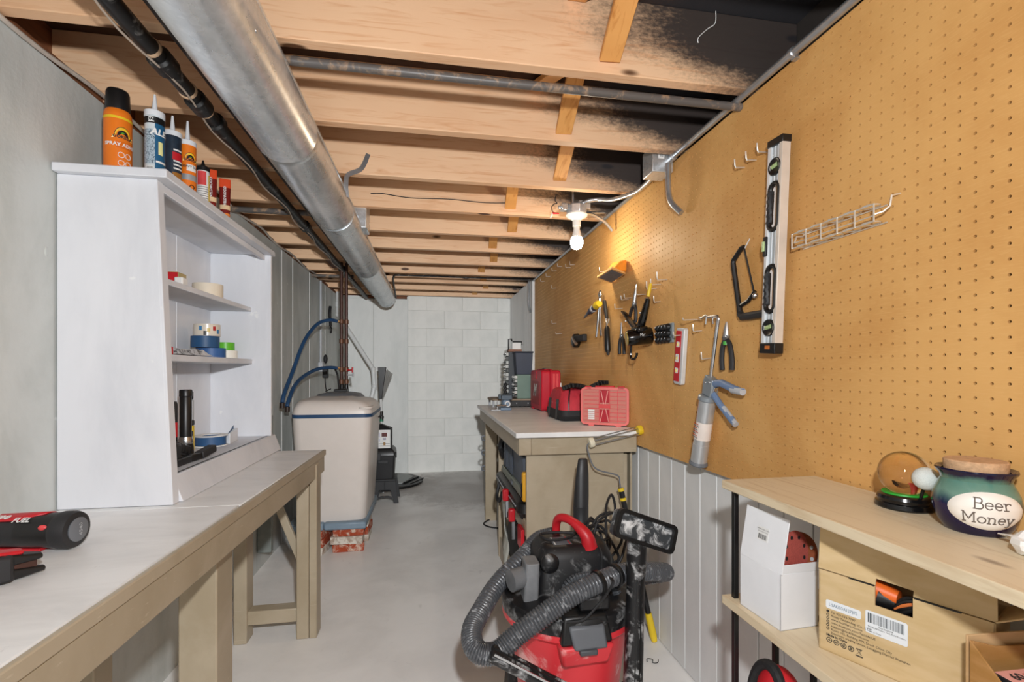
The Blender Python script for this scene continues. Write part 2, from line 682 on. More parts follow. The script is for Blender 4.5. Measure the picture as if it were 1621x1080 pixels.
# beadboard panel: one sheet with milled grooves
bb = MB()
g = []
yy = 4.55
while yy < YB + .02:
    g += [(yy, 0), (yy + .034, 0), (yy + .036, .004), (yy + .040, .004)]
    yy += .042
n = len(g)
vs = [(.985 + d, a, 0) for a, d in g] + [(.985 + d, a, 2.12) for a, d in g]
vs += [(1.06, g[0][0], 0), (1.06, g[0][0], 2.12)]
bb.add(vs, [(i, i + 1, n + i + 1, n + i) for i in range(n - 1)] + [(2 * n, 0, n, 2 * n + 1)])
ob('beadboard_panel', bb, M_WAIN, wall_right, smooth=False)
ob('corner_trim', shape(('box', (.975, 4.505, 0), (1.05, 4.548, 2.10))), M_WAIN, wall_right, .003)

# ceiling: subfloor with joists, cross bridging
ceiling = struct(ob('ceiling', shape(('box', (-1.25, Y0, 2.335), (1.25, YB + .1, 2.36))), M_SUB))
SP = .4366
jm = None
joist_y = []
for k in range(-6, 11):
    y = 1.33 + SP * k
    if y < Y0 or y > YB:
        continue
    joist_y.append(y)
    if jm is None:
        jm = ob('joist', shape(('box', (-1.22, 0, 0), (1.15, .040, .225))), M_JOIST, ceiling, .003)
        o = jm
    else:
        o = jm.copy()
        C.objects.link(o)
    o.location = (0, y + random.uniform(-.006, .006), ZJ + random.uniform(-.003, .003))
# diagonal bridging strips: one runs from the top of a joist to the foot of the next, its mate crosses it
for k, xb in zip(range(-3, 10), (.5, .5, .52, .505, .61, .445, .53, .46, .525, .47, .535, .61, .53)):
    ya, yb = 1.33 + SP * k + .044, 1.33 + SP * (k + 1) - .001
    ob('bridging_strip', shape(('bar', (xb - .03, ya, 2.315), (xb + .0, yb, 2.145), .062, .018)), M_BRIDGE, ceiling, .002)
    ob('bridging_strip', shape(('bar', (xb - .10, ya, 2.145), (xb - .10, yb, 2.315), .055, .018)), M_BRIDGE, ceiling, .002)
ob('blocking_board', shape(('box', (-.83, 3.98, 2.12), (-.79, 4.34, 2.32))), M_SILL, ceiling, .003)

# ------------------------------------------------------------------ services under the ceiling
DX, DZ, DR = -.455, 1.995, .093
duct = thing('round_duct', 'long round galvanised sheet metal duct under the joists', 'duct', (DX, 2.0, DZ))
cuts = [-.9, .35, 1.66, 2.40, 3.60, 5.20]
for i in range(len(cuts) - 1):
    a, b = cuts[i], cuts[i + 1]
    r = DR + (.0012 if i % 2 else 0)
    m = shape(('lathe', [(r, 0), (r, b - a - .045), (r + .0035, b - a - .04), (r + .0035, b - a - .033), (r, b - a - .028), (r, b - a)], (DX, a, DZ), (0, 1, 0), 40))
    ob('duct_section', m, M_GALV, duct, world=True)
    ob('seam', shape(('box', (DX + .06, a, DZ + .066), (DX + .075, b, DZ + .078))), M_GALV, duct, .002, world=True)
ob('branch_boot', shape(('box', (-.46, 2.66, 2.0), (-.335, 2.80, 2.20))), M_GALV, duct, .006, world=True)
ob('end_cap', shape(('lathe', [(DR + .003, 0), (DR + .003, .04), (DR - .01, .05), (0, .05)], (DX, 5.17, DZ), (0, 1, 0), 40)), M_GALV, duct, world=True)
for yy in (1.1, 1.62, 2.36, 3.56):
    a = R(-20)
    ob('sheet_metal_screw', shape(('sphere', (DX + cos(a) * DR, yy, DZ + sin(a) * DR), .004, 8, 6)), M_STEEL, duct, world=True)
# strap that hangs the duct
st = spline([(-.27, 2.205, 2.20), (-.30, 2.20, 2.13), (-.355, 2.2, 2.10), (-.365, 2.2, 2.06), (-.362, 2.20, 2.0)], 6)
hs = MB()
for a, b in zip(st[:-1], st[1:]):
    hs.bar(a, b, .02, .0015, (0, 1, 0))
tag(ob('hanger_strap', hs, M_CONDUIT), 'thin bent metal strap hanging the round duct from a joist', 'strap')

# black iron pipe along the duct, with fittings
ip = thing('iron_pipe', 'long black iron pipe with couplings running beside the round duct', 'pipe', (-.70, 2, 2.055))
px = lambda y: -.706 + .001 * sin(y * 1.1)
ob('pipe_run', shape(('tube', [(px(q * .2), q * .2, 2.062) for q in range(-5, 29)], .022, 14)), M_IRON, ip, world=True)
for yy, hw in ((1.42, .03), (1.62, .035), (1.74, .018), (2.9, .03), (4.1, .03)):
    ob('coupling', shape(('lathe', [(.024, -hw), (.031, -hw + .006), (.031, hw - .006), (.024, hw)], (px(yy), yy, 2.062), (0, 1, 0), 16)), M_IRON, ip, world=True)
for yy in (1.36, 1.55, 1.66):
    ob('tape_wrap', shape(('lathe', [(.0255, -.004), (.0265, 0), (.0255, .004)], (px(yy), yy, 2.062), (0, 1, 0), 16)), mat('#c9a888', .6), ip, world=True)
ip2 = tag(ob('thin_iron_pipe', shape(('tube', [(-.632, -.6, 2.088), (-.632, 2, 2.088), (-.632, 5.6, 2.088)], .0165, 12)), M_IRON), 'thinner black pipe tucked between the iron pipe and the round duct', 'pipe')
tag(ob('pipe_cable', shape(('tube', spline([(px(q * .25) + .012 * (-1) ** q, q * .25, 2.036 - .002 * (q % 3)) for q in range(2, 22)], 4), .0028, 6)), mat('#b8a898', .6)), 'pale thin cable lashed along the underside of the iron pipe', 'cable')

tag(ob('steel_pipe', shape(('cyl', (-.60, 1.405, 2.093), (1.03, 1.405, 2.093), .0128, None, 16)), M_OLDPIPE), 'worn grey steel pipe crossing just under the nearest joist', 'pipe')
tag(ob('steel_pipe', shape(('cyl', (-1.04, 2.72, 2.082), (-.50, 2.72, 2.082), .015, None, 16)), M_OLDPIPE), 'short dark steel pipe from the left wall above the white cabinet', 'pipe')
tag(ob('steel_pipe', shape(('cyl', (-1.04, 4.50, 2.082), (-.68, 4.50, 2.082), .014, None, 16)), M_OLDPIPE), 'short grey pipe from the left wall near the copper pipes', 'pipe')
tag(ob('gas_line', shape(('tube', spline([(-.345, 5.05, 1.98), (-.342, 4.85, 2.03), (-.335, 4.55, 2.075), (-.315, 4.44, 2.092), (-.26, 4.43, 2.096), (.2, 4.43, 2.096), (.97, 4.43, 2.096)], 8), .0085, 8)), M_IRON), 'thin dark tube running under a far joist and bending down by the duct end', 'pipe')
# cable stapled along the top of the left wall
cb = [(-1.030 + .004 * sin(i * 2.3), .9 + i * .19, 2.105 + .012 * sin(i * 1.7)) for i in range(21)]
tag(ob('wall_cable', shape(('tube', spline(cb, 4), .0065, 8)), mat('#b9afa4', .6, var=.2)), 'pale electric cable stapled along the top of the left wall', 'cable')
tag(ob('joist_wire', shape(('tube', spline([(-.31, 2.628, 2.175), (-.25, 2.625, 2.178), (-.1, 2.626, 2.165), (.1, 2.624, 2.170), (.3, 2.626, 2.163), (.46, 2.625, 2.172)], 6), .0022, 6)), M_BLKM), 'thin black wire strung along the face of a joist', 'wire')
tag(ob('joist_thread', shape(('tube', spline([(.86, 1.326, 2.33), (.855, 1.322, 2.29), (.83, 1.324, 2.27), (.80, 1.322, 2.24), (.80, 1.324, 2.225)], 6), .0014, 5)), M_PWHITE), 'pale thread hanging on the sooty face of the near joist', 'thread')

# conduit along the pegboard top, junction box, lamp
cd = thing('conduit', 'grey metal conduit running along the top edge of the pegboard', 'conduit', (.985, 1, 2.108))
ob('conduit_pipe', shape(('tube', [(.985, -.8, 2.108), (.985, 1.0, 2.108), (.980, 1.83, 2.108)], .0115, 12)), M_CONDUIT, cd, world=True)
ob('conduit_strap', shape(('lathe', [(.013, -.008), (.015, -.006), (.015, .006), (.013, .008)], (.985, 1.16, 2.108), (0, 1, 0), 14), ('box', (.985, 1.152, 2.09), (1.0, 1.168, 2.096))), M_CONDUIT, cd, world=True)
ob('connector', shape(('lathe', [(.013, -.02), (.017, -.016), (.017, .012), (.013, .016)], (.980, 1.815, 2.108), (0, 1, 0), 14)), M_CONDUIT, cd, world=True)
cd2 = tag(ob('conduit', shape(('tube', [(.985, 2.05, 2.098), (.985, 3.2, 2.098), (.985, 3.9, 2.10), (.985, 4.52, 2.10)], .010, 10)), M_CONDUIT), 'grey conduit along the pegboard top beyond the bare bulb', 'conduit')
cd3 = tag(ob('conduit', shape(('tube', spline([(.955, 4.56, 2.11), (.955, 4.56, 1.98), (.955, 4.57, 1.88), (.978, 4.59, 1.80)], 6), .011, 10)), M_CONDUIT), 'grey conduit bending down at the far corner of the pegboard', 'conduit')
tag(ob('conduit_stub', shape(('tube', spline([(.955, 1.80, 2.075), (.955, 1.80, 2.0), (.960, 1.79, 1.92), (.985, 1.75, 1.86)], 6), .0115, 12)), M_CONDUIT), 'short conduit stub curving down below the metal junction box', 'conduit')

jb = thing('junction_box', 'square galvanised junction box at the pegboard top corner', 'junction box', (.94, 1.87, 2.07))
ob('box_body', shape(('box', (.905, 1.83, 2.055), (.995, 1.93, 2.165))), M_GALV, jb, .004, world=True)
ob('cover_plate', shape(('box', (.900, 1.824, 2.050), (.972, 1.830, 2.17))), M_GALV, jb, .002, world=True)
ob('sticker', shape(('box', (.925, 1.8225, 2.105), (.95, 1.824, 2.145))), M_PWHITE, jb, world=True)
ob('barcode', shape(*[('box', (.930 + i * .0035, 1.8222, 2.112), (.9315 + i * .0035, 1.8225, 2.138)) for i in range(5)]), M_PRINT, jb, world=True)

lx, ly = .752, 2.38
lf = thing('ceiling_lamp', 'bare white bulb in a porcelain holder under a metal box', 'lamp', (lx, ly, 2.05))
ob('outlet_box', shape(('lathe', [(.055, 0), (.055, .04), (.050, .045), (0, .045)], (lx, ly, 2.045), (0, 0, 1), 8)), M_GALV, lf, .002, world=True)
ob('box_flange', shape(('box', (lx + .005, ly - .03, 2.065), (lx + .065, ly + .03, 2.108))), M_GALV, lf, .002, world=True)
ob('cable_clamp', shape(('box', (lx - .085, ly - .02, 2.058), (lx - .05, ly + .02, 2.093)), ('cyl', (lx - .10, ly, 2.075), (lx - .08, ly, 2.075), .008)), M_GALV, lf, .003, world=True)
ob('stem', shape(('cyl', (lx - .02, ly, 2.08), (lx - .02, ly, 2.20), .006)), M_CONDUIT, lf, world=True)
M_PORC = mat('#f1efe9', .2, var=0)
ob('lamp_holder', shape(('lathe', [(0, .045), (.054, .045), (.057, .038), (.052, .03), (.030, .018), (.022, .010), (.021, -.02), (0, -.02)], (lx, ly, 2.0), (0, 0, 1), 28)), M_PORC, lf, world=True)
ob('bulb_base', shape(('lathe', [(0, 0), (.0165, 0), (.0165, -.020), (.020, -.035), (.0265, -.062), (0, -.062)], (lx, ly, 1.985), (0, 0, 1), 24)), M_PORC, lf, world=True)
q = NT('lit_bulb')
q.b.inputs['Emission Color'].default_value = (1, .87, .66, 1)
q.b.inputs['Emission Strength'].default_value = 125
M_BULB = q.done('#ffffff', .3)
ob('bulb', shape(('lathe', [(0.026, .062), (.0325, .045), (.0335, .032), (.030, .015), (.021, .004), (.008, 0), (0, 0)], (lx, ly, 1.863), (0, 0, 1), 20)), M_BULB, lf, world=True)
lc = spline([(lx + .02, ly - .03, 2.092), (lx + .05, ly - .05, 2.10), (lx + .1, ly - .07, 2.103), (.90, 2.25, 2.085), (.955, 2.12, 2.075), (.955, 2.0, 2.07), (.955, 1.925, 2.075)], 8)
tag(ob('lamp_conduit', shape(('tube', lc, .0105, 12)), M_CONDUIT), 'bent metal conduit joining the bare bulb fixture to the junction box', 'conduit')
# flexible armoured cable and stub beyond the lamp
fx = [V((lx + .055, ly + .02, 2.06)).lerp(V((.95, 2.50, 2.105)), i / 26) for i in range(27)]
tag(ob('armoured_cable', shape(('tube', fx, [.0085 if i % 2 else .0068 for i in range(27)], 10)), M_CONDUIT), 'ribbed armoured cable rising from the bulb box to the wall', 'cable')
tag(ob('conduit_stub', shape(('tube', spline([(lx + .055, ly + .01, 2.055), (.86, 2.42, 2.058), (.93, 2.44, 2.03), (.975, 2.45, 1.99)], 6), .008, 10)), M_CONDUIT), 'short curved conduit stub between the bulb box and the pegboard', 'conduit')
sw = thing('loose_wire', 'loose black wire with a red connector left of the bulb box', 'wire', (lx - .12, ly, 2.05))
ob('lead', shape(('tube', spline([(lx - .11, ly, 2.14), (lx - .115, ly, 2.11), (lx - .105, ly, 2.095), (lx - .12, ly, 2.09), (lx - .135, ly, 2.07), (lx - .125, ly, 2.045)], 6), .0025, 6)), M_BLKM, sw, world=True)
ob('wire_nut', shape(('cyl', (lx - .13, ly, 2.043), (lx - .095, ly, 2.043), .006, .004, 8)), M_RED, sw, world=True)
ob('lead_end', shape(('cyl', (lx - .13, ly, 2.043), (lx - .14, ly, 2.018), .004, None, 8)), M_PWHITE, sw, world=True)

# ================================================================== left side: workbench and cabinet
BZ = .84
wb = thing('workbench', 'long tan painted wooden workbench with white top along the left wall', 'workbench', (-.78, 1.2, 0))
def W(name, m, material, parent, bevel=.003, **k):
    return ob(name, m, material, parent, bevel, world=True, **k)
W('tabletop', shape(('hexa', [(-1.035, -.6, .818), (-.592, -.6, .818), (-.548, 1.510, .818), (-1.035, 1.510, .818)], [(-1.035, -.6, BZ), (-.592, -.6, BZ), (-.548, 1.510, BZ), (-1.035, 1.510, BZ)])), M_TOP, wb)
W('tabletop', shape(('hexa', [(-1.035, 1.513, .818), (-.548, 1.513, .818), (-.520, 2.49, .818), (-1.035, 2.49, .818)], [(-1.035, 1.513, BZ - .001), (-.548, 1.513, BZ - .001), (-.520, 2.49, BZ - .001), (-1.035, 2.49, BZ - .001)])), M_TOP, wb)
W('edge_strip', shape(('hexa', [(-.592, -.6, .812), (-.580, -.6, .812), (-.508, 2.492, .812), (-.520, 2.492, .812)], [(-.592, -.6, BZ + .0005), (-.580, -.6, BZ + .0005), (-.508, 2.492, BZ + .0005), (-.520, 2.492, BZ + .0005)])), M_TAN, wb)
W('apron', shape(('hexa', [(-.622, -.6, .735), (-.584, -.6, .735), (-.514, 2.485, .735), (-.552, 2.485, .735)], [(-.622, -.6, .811), (-.584, -.6, .811), (-.514, 2.485, .811), (-.552, 2.485, .811)])), M_TAN, wb)
W('end_rail', shape(('box', (-1.02, 2.445, .74), (-.555, 2.482, .811))), M_TAN, wb)
for x0, x1, y0, y1 in ((-.692, -.592, 1.467, 1.578), (-.602, -.548, 2.315, 2.40), (-.547, -.513, 2.315, 2.40), (-.868, -.812, 2.315, 2.40), (-.96, -.90, 1.47, 1.55), (-.70, -.60, .1, .2)):
    W('leg', shape(('box', (x0, y0, 0), (x1, y1, .80))), M_TAN, wb, .004)
W('stretcher', shape(('box', (-.86, 2.33, .075), (-.56, 2.395, .138))), M_TAN, wb, .004)
W('brace', shape(('bar', (-.76, 2.44, .70), (-.585, 2.42, .27), .035, .022, (0, 1, 0))), M_TAN, wb)
tag(ob('grey_board', shape(('box', (-1.035, 3.12, .12), (-.955, 3.16, .955))), mat('#7d837f', .7, var=.25, scale=9), None, .003), 'weathered grey board upright between the white cabinet and the water softener', 'board')

hc = thing('wall_cabinet', 'tall white open shelf cabinet standing on the left workbench', 'cabinet', (-.9, 2.0, BZ))
CF, CBK = -.757, -1.036
W('side_panel', shape(('hexa', [(CBK, 1.540, BZ), (CF + .012, 1.540, BZ), (CF + .012, 1.560, BZ), (CBK, 1.560, BZ)], [(CBK, 1.540, 1.79), (CF - .03, 1.540, 1.79), (CF - .03, 1.560, 1.79), (CBK, 1.560, 1.79)])), M_WHITE, hc)
W('face_strip', shape(('hexa', [(CF - .03, 1.540, BZ), (CF + .018, 1.5405, BZ), (CF + .018, 1.575, BZ), (CF - .03, 1.575, BZ)], [(CF - .05, 1.540, 1.79), (CF - .024, 1.5405, 1.79), (CF - .024, 1.575, 1.79), (CF - .05, 1.575, 1.79)])), M_WHITE, hc, .002)
W('side_panel', shape(('box', (CBK, 2.47, BZ), (CF, 2.492, 1.79))), M_WHITE, hc)
W('top_board', shape(('box', (CBK, 1.520, 1.79), (CF + .01, 2.50, 1.815))), M_WHITE, hc)
W('front_rail', shape(('box', (CF - .040, 1.576, 1.765), (CF - .026, 2.469, 1.789))), M_WHITE, hc, .002)
for a, b in ((1.56, 1.86), (1.862, 2.16), (2.162, 2.470)):
    W('back_panel', shape(('box', (CBK, a, .915), (CBK + .012, b, 1.79))), M_WHITE, hc, .002)
W('shelf', shape(('box', (CBK + .012, 1.56, 1.515), (-.845, 2.47, 1.535))), M_WHITE, hc)
W('shelf', shape(('box', (CBK + .012, 1.56, 1.264), (-.840, 2.47, 1.287))), M_WHITE, hc)
W('base_board', shape(('box', (CBK + .012, 1.56, .895), (-.765, 2.47, .918))), M_WHITE, hc)
W('kickboard', shape(('hexa', [(-.757, 1.575, BZ), (-.728, 1.575, BZ), (-.728, 2.53, BZ), (-.757, 2.53, BZ)], [(-.778, 1.575, .918), (-.757, 1.575, .918), (-.757, 2.53, .918), (-.778, 2.53, .918)])), M_WHITE, hc)

# ---- tubes and cans on the cabinet top
TZ = 1.815
def facing(c):                      # angle from a thing towards the camera
    return math.atan2(-c[1], -c[0])
M_ORL = mat('#f0862a', .35, var=.03)
def band(c, r, z0, z1, material, parent, name='label_band', a0=None, a1=None, seg=24):
    """printed band round a can"""
    m = MB()
    full = a0 is None
    a0, a1 = (0, 2 * pi) if full else (a0, a1)
    vs = []
    for z in (z0, z1):
        for i in range(seg + 1):
            a = a0 + (a1 - a0) * i / seg
            vs.append((c[0] + cos(a) * r, c[1] + sin(a) * r, z))
    m.add(vs, [(i, i + 1, seg + 2 + i, seg + 1 + i) for i in range(seg)])
    return ob(name, m, material, parent, world=True)

def patch(c, r, z, a, poly, material, parent, name):
    """flat printed outline bent round a can: poly in metres (along, up) about angle a"""
    m = MB()
    cx = sum(p[0] for p in poly) / len(poly)
    cz = sum(p[1] for p in poly) / len(poly)
    vs = [(c[0] + cos(a + x / r) * r, c[1] + sin(a + x / r) * r, z + y) for x, y in [(cx, cz)] + list(poly)]
    n = len(poly)
    m.add(vs, [(0, 1 + i, 1 + (i + 1) % n) for i in range(n)])
    return ob(name, m, material, parent, world=True)

def emblem(c, r, z, a, s, parent):
    """round yellow badge with a name banner, generic"""
    yl, bk = mat('#f0c02a', .4, var=0), M_BLK
    half = lambda w_, h_: [(w_ * cos(pi * i / 14), h_ * sin(pi * i / 14)) for i in range(15)]
    patch(c, r + .0004, z - s * .12, a, half(s * .60, s * .78), bk, parent, 'badge')
    patch(c, r + .0006, z - s * .12, a, half(s * .56, s * .73), yl, parent, 'badge')
    patch(c, r + .0008, z - s * .12, a, half(s * .40, s * .50), bk, parent, 'badge')
    patch(c, r + .0010, z + s * .10, a, [(-s * .18, 0), (-s * .02, s * .12), (s * .14, s * .06), (s * .02, -s * .04)], mat('#5aa02c', .5), parent, 'badge')
    patch(c, r + .0012, z - s * .20, a, [(-s * .8, -s * .14), (-s * .7, -s * .02), (-s * .8, s * .10), (s * .8, s * .16), (s * .7, .0), (s * .8, -s * .10)], mat('#f3d67c', .4, var=0), parent, 'banner')
    text('GORILLA', (0, 0, 0), (1, 0, 0), (0, 0, 1), s * .34, M_PRINT, parent, world=True, wrap=((c[0], c[1], z - s * .19), r + .0010, a), bold=.0004)

c = (-.925, 1.615, TZ)
can = thing('spray_can', 'tall orange spray can with black cap on the white cabinet', 'spray can', c)
ob('body', shape(('lathe', [(.032, 0), (.0345, .003), (.0345, .178), (.0335, .188), (.028, .200), (0, .200)], c)), M_ORANGE, can, world=True)
band(c, .0348, c[2] + .165, c[2] + .172, M_YEL, can)
ob('cap', shape(('lathe', [(.030, .196), (.0305, .200), (.0290, .25), (.026, .258), (0, .26)], c)), M_BLK, can, world=True)
fa = facing(c)
emblem(c, .0346, c[2] + .118, fa + .35, .036, can)
band(c, .0350, c[2] + .078, c[2] + .098, mat('#d96a14', .4, var=0), can, 'label_band', fa - .15, fa + 1.2, 8)
text('SPRAY ADHESIVE', (0, 0, 0), (1, 0, 0), (0, 0, 1), .014, M_PWHITE, can, world=True, wrap=((c[0], c[1], c[2] + .088), .0352, fa + .55), bold=.0004)
for dz, da in ((.058, .22), (.058, .72), (.034, .22), (.034, .72)):
    a = fa + da
    n = V((cos(a), sin(a), 0))
    ob('pictogram', shape(('ring', V(c) + n * .0348 + V((0, 0, dz)), n, .0085, .0070, .0008, 14)), M_PWHITE, can, world=True)
text('Extremely Flammable', (0, 0, 0), (1, 0, 0), (0, 0, 1), .006, M_PRINT, can, world=True, wrap=((c[0], c[1], c[2] + .014), .0350, fa + .4))

def caulk(c, r, h, body, cap, label, name='caulk_tube', nozzle=.06):
    t = thing(name, label, 'caulk tube', c, 0, 'tubes on top of the white cabinet')
    ob('body', shape(('lathe', [(r, 0), (r, h), (r - .001, h + .001), (0, h + .001)], c)), body, t, world=True)
    ob('shoulder', shape(('lathe', [(r + .001, h - .012), (r + .001, h + .004), (r * .55, h + .010), (r * .35, h + .012), (0, h + .012)], c)), cap, t, world=True)
    ob('nozzle', shape(('lathe', [(r * .34, h + .01), (r * .30, h + .015), (r * .12, h + nozzle), (0, h + nozzle + .002)], c, (0, 0, 1), 14)), cap, t, world=True)
    return t
M_NOZ = mat('#e3e6ea', .4, var=0)
c = (-.832, 1.628, TZ)
t = caulk(c, .0255, .205, mat('#cdd6da', .4, var=.1, scale=60), M_NOZ, 'blue and silver caulk tube with black band behind the orange spray can')
fa = facing(c)
band(c, .0258, c[2] + .168, c[2] + .188, M_BLK, t)
band(c, .0258, c[2] + .012, c[2] + .168, mat('#1f5a80', .35, var=.05), t, 'label_band', fa + .0, fa + 2.6)
band(c, .0257, c[2] + .045, c[2] + .15, worn('#aebfcb', '#31475a', .8, 240, .4, 'speckle_print'), t, 'speckled_label', fa - 1.6, fa + .0)
band(c, .0260, c[2] + .172, c[2] + .186, M_PWHITE, t, 'name_plate', fa - .65, fa - .05, 6)
text('DAP', (0, 0, 0), (1, 0, 0), (0, 0, 1), .012, M_PRINT, t, world=True, wrap=((c[0], c[1], c[2] + .179), .0262, fa - .35), bold=.0006)
text('ALEX', (0, 0, 0), (1, 0, 0), (0, 0, 1), .026, M_PWHITE, t, world=True, wrap=((c[0], c[1], c[2] + .142), .0262, fa + .75), bold=.001, shear=.2)
band(c, .0262, c[2] + .075, c[2] + .115, mat('#eae6a0', .4, var=0), t, 'claim_panel', fa + .35, fa + .85, 6)
band(c, .0262, c[2] + .050, c[2] + .056, M_PWHITE, t, 'label_band', fa + .1, fa + 2.4)
band(c, .0262, c[2] + .010, c[2] + .038, M_PWHITE, t, 'barcode_panel', fa - .9, fa - .1, 6)
for i in range(9):
    a = fa - .82 + i * .08
    band(c, .0264, c[2] + .014, c[2] + .036, M_PRINT, t, 'barcode', a, a + .035, 1)
c = (-.828, 1.722, TZ)
t = caulk(c, .0255, .19, mat('#23303e', .4, var=.3, scale=60), M_NOZ, 'dark caulk tube with red label half hidden behind the blue one')
fa = facing(c)
band(c, .0258, c[2] + .10, c[2] + .125, M_RED, t, 'label_band', fa, fa + 1.6)
band(c, .0258, c[2] + .03, c[2] + .06, mat('#a06a28', .4), t, 'label_band', fa, fa + 1.6)
band(c, .0258, c[2] + .005, c[2] + .025, M_RED, t, 'label_band', fa - .4, fa + 1.6)
for z in (.07, .082, .094, .13):
    band(c, .0259, c[2] + z, c[2] + z + .005, M_PWHITE, t, 'print_line', fa + .1, fa + 1.2)
c = (-.806, 1.772, TZ)
t = caulk(c, .0250, .185, M_ORANGE, M_NOZ, 'orange adhesive tube with white shoulder beside the blue caulk', nozzle=.075)
fa = facing(c)
emblem(c, .0250, c[2] + .128, fa + .35, .030, t)
band(c, .0253, c[2] + .086, c[2] + .108, M_PWHITE, t, 'label_band', fa - .1, fa + 1.1, 8)
text('HEAVY DUTY', (0, 0, 0), (1, 0, 0), (0, 0, 1), .010, M_PRINT, t, world=True, wrap=((c[0], c[1], c[2] + .1), .0256, fa + .45), bold=.0003)
band(c, .0253, c[2] + .055, c[2] + .075, mat('#b9bcc0', .35, .5), t, 'label_band')
for z in (.025, .045):
    a = fa + .5
    n = V((cos(a), sin(a), 0))
    ob('pictogram', shape(('ring', V(c) + n * .0252 + V((0, 0, z - .012)), n, .008, .0055, .0008, 14)), M_BLK, t, world=True)
c = (-.815, 1.905, TZ)
t = caulk(c, .020, .155, M_PWHITE, M_BLK, 'slim white tube with red and black print between orange tubes', nozzle=.03)
fa = facing(c)
band(c, .0203, c[2] + .09, c[2] + .14, M_REDL, t, 'label_band', fa - 1, fa + .5, 8)
for i in range(10):
    band(c, .0204, c[2] + .01 + i * .008, c[2] + .013 + i * .008, mat('#8a8a8a', .5), t, 'print_line', fa - .9, fa + .9)
band(c, .0203, c[2] + .0, c[2] + .13, M_YEL, t, 'label_edge', fa + .95, fa + 1.4, 4)

def squeeze(c, label):
    """flat-crimped squeeze tube standing on its cap"""
    t = thing('squeeze_tube', label, 'glue tube', c, 0, 'tubes on top of the white cabinet')
    fa = facing(c)
    ux = V((-sin(fa), cos(fa), 0))
    uy = V((cos(fa), sin(fa), 0))
    def blade(z0, z1, w0, w1, d0, d1, grow=0):
        lo, hi = [], []
        m = MB()
        n = 16
        vs = []
        for z, w_, d in ((z0, w0, d0), (z1, w1, d1)):
            for k in range(n):
                a = 2 * pi * k / n
                vs.append(V(c) + ux * cos(a) * (w_ + grow) + uy * sin(a) * (d + grow) + V((0, 0, z)))
        m.add(vs, [(k, (k + 1) % n, n + (k + 1) % n, n + k) for k in range(n)] + [tuple(range(n - 1, -1, -1)), tuple(range(n, 2 * n))])
        return m
    W('cap', blade(0, .022, .013, .013, .013, .013), M_ORANGE, t, .002)
    W('body', blade(.022, .150, .0165, .020, .0155, .006), mat('#7a1f1a', .35), t, .001)
    W('crimp', blade(.150, .185, .020, .020, .006, .0016), mat('#e0502a', .35), t, .0005)
    W('label_band', blade(.030, .045, .0169, .0174, .0151, .0141, .0005), mat('#e8863a', .35), t, 0)
    W('label_band', blade(.060, .078, .0179, .0184, .0129, .0116, .0006), mat('#e9c9a0', .35), t, 0)
    text('WELDWOOD', V(c) + uy * .0115 + V((0, 0, .112)), V((0, 0, 1)), -ux, .013, M_PWHITE, t, world=True, bold=.0003)
    return t
squeeze((-.822, 1.985, TZ), 'dark red squeeze tube with orange crimp, nearer of the pair on the cabinet')
squeeze((-.808, 2.075, TZ), 'dark red squeeze tube with orange crimp, farther of the pair on the cabinet')

# ---- contents of the cabinet
def roll(c, ro, ri, h, tape, core, label, group='tape rolls on the cabinet shelves'):
    t = thing('tape_roll', label, 'tape', c, 0, group)
    ob('tape', shape(('ring', c, (0, 0, 1), ro, ri + .002, h, 32)), tape, t, .001, world=True)
    ob('core', shape(('ring', c, (0, 0, 1), ri + .0021, ri, h, 32)), core, t, world=True)
    return t
M_CORE = mat('#c9a673', .7)
s1, s2 = 1.5352, 1.2872
roll((-.925, 2.205, s1), .056, .038, .062, mat('#e3d8c4', .6), M_CORE, 'cream masking tape roll on the upper cabinet shelf')
rb = thing('small_carton', 'small red and tan carton at the near end of the upper cabinet shelf', 'carton', (-.93, 1.94, s1))
W('carton_body', shape(('box', (-.955, 1.90, s1), (-.895, 1.96, s1 + .055))), mat('#b9a878', .6), rb, .002)
W('red_face', shape(('box', (-.954, 1.8985, s1 + .003), (-.896, 1.900, s1 + .053))), M_RED, rb, 0)
W('paper_scrap', shape(('box', (-.89, 1.86, s1 + .001), (-.862, 1.90, s1 + .03))), M_PWHITE, rb, .004)
roll((-.925, 2.235, s2), .055, .038, .042, mat('#2f5c96', .5), M_CORE, 'bright blue tape roll at the bottom of the stack on the lower shelf')
roll((-.935, 2.205, s2 + .0425), .052, .038, .048, mat('#1f4d78', .5), M_CORE, 'dark blue tape roll in the middle of the stack on the lower shelf')
c = (-.932, 2.215, s2 + .091)
t = roll(c, .049, .036, .050, mat('#d8d0c2', .25), M_RED, 'printed packing tape roll on top of the stack on the lower shelf')
fa = facing(c)
for da, dz, cl in ((-.5, .03, '#3d7fb0'), (.1, .022, '#c8b060'), (.55, .030, '#b02a30'), (.9, .018, '#3d7fb0'), (-.15, .010, '#333333')):
    band(c, .0494, c[2] + dz - .008, c[2] + dz + .010, mat(cl, .4), t, 'print_patch', fa + da - .12, fa + da + .12, 4)
roll((-.925, 2.405, s2), .040, .028, .038, mat('#e8e4d8', .5), M_CORE, 'pale tape roll under the green one on the lower shelf')
roll((-.930, 2.395, s2 + .0385), .037, .028, .036, mat('#5cb52a', .4), M_CORE, 'bright green tape roll on the lower cabinet shelf')
pk = thing('foil_packet', 'crumpled silver and black packet at the front of the lower cabinet shelf', 'packet', (-.87, 1.95, s2))
m = MB()
nx, ny = 14, 5
vs = []
for i in range(nx + 1):
    for j in range(ny + 1):
        x, y = -.915 + .06 * j / ny, 1.80 + .29 * i / nx
        e = min(i, nx - i, 2) / 2 * min(j, ny - j, 1)
        vs.append((x, y, s2 + .003 + e * (.018 + random.uniform(-.008, .008))))
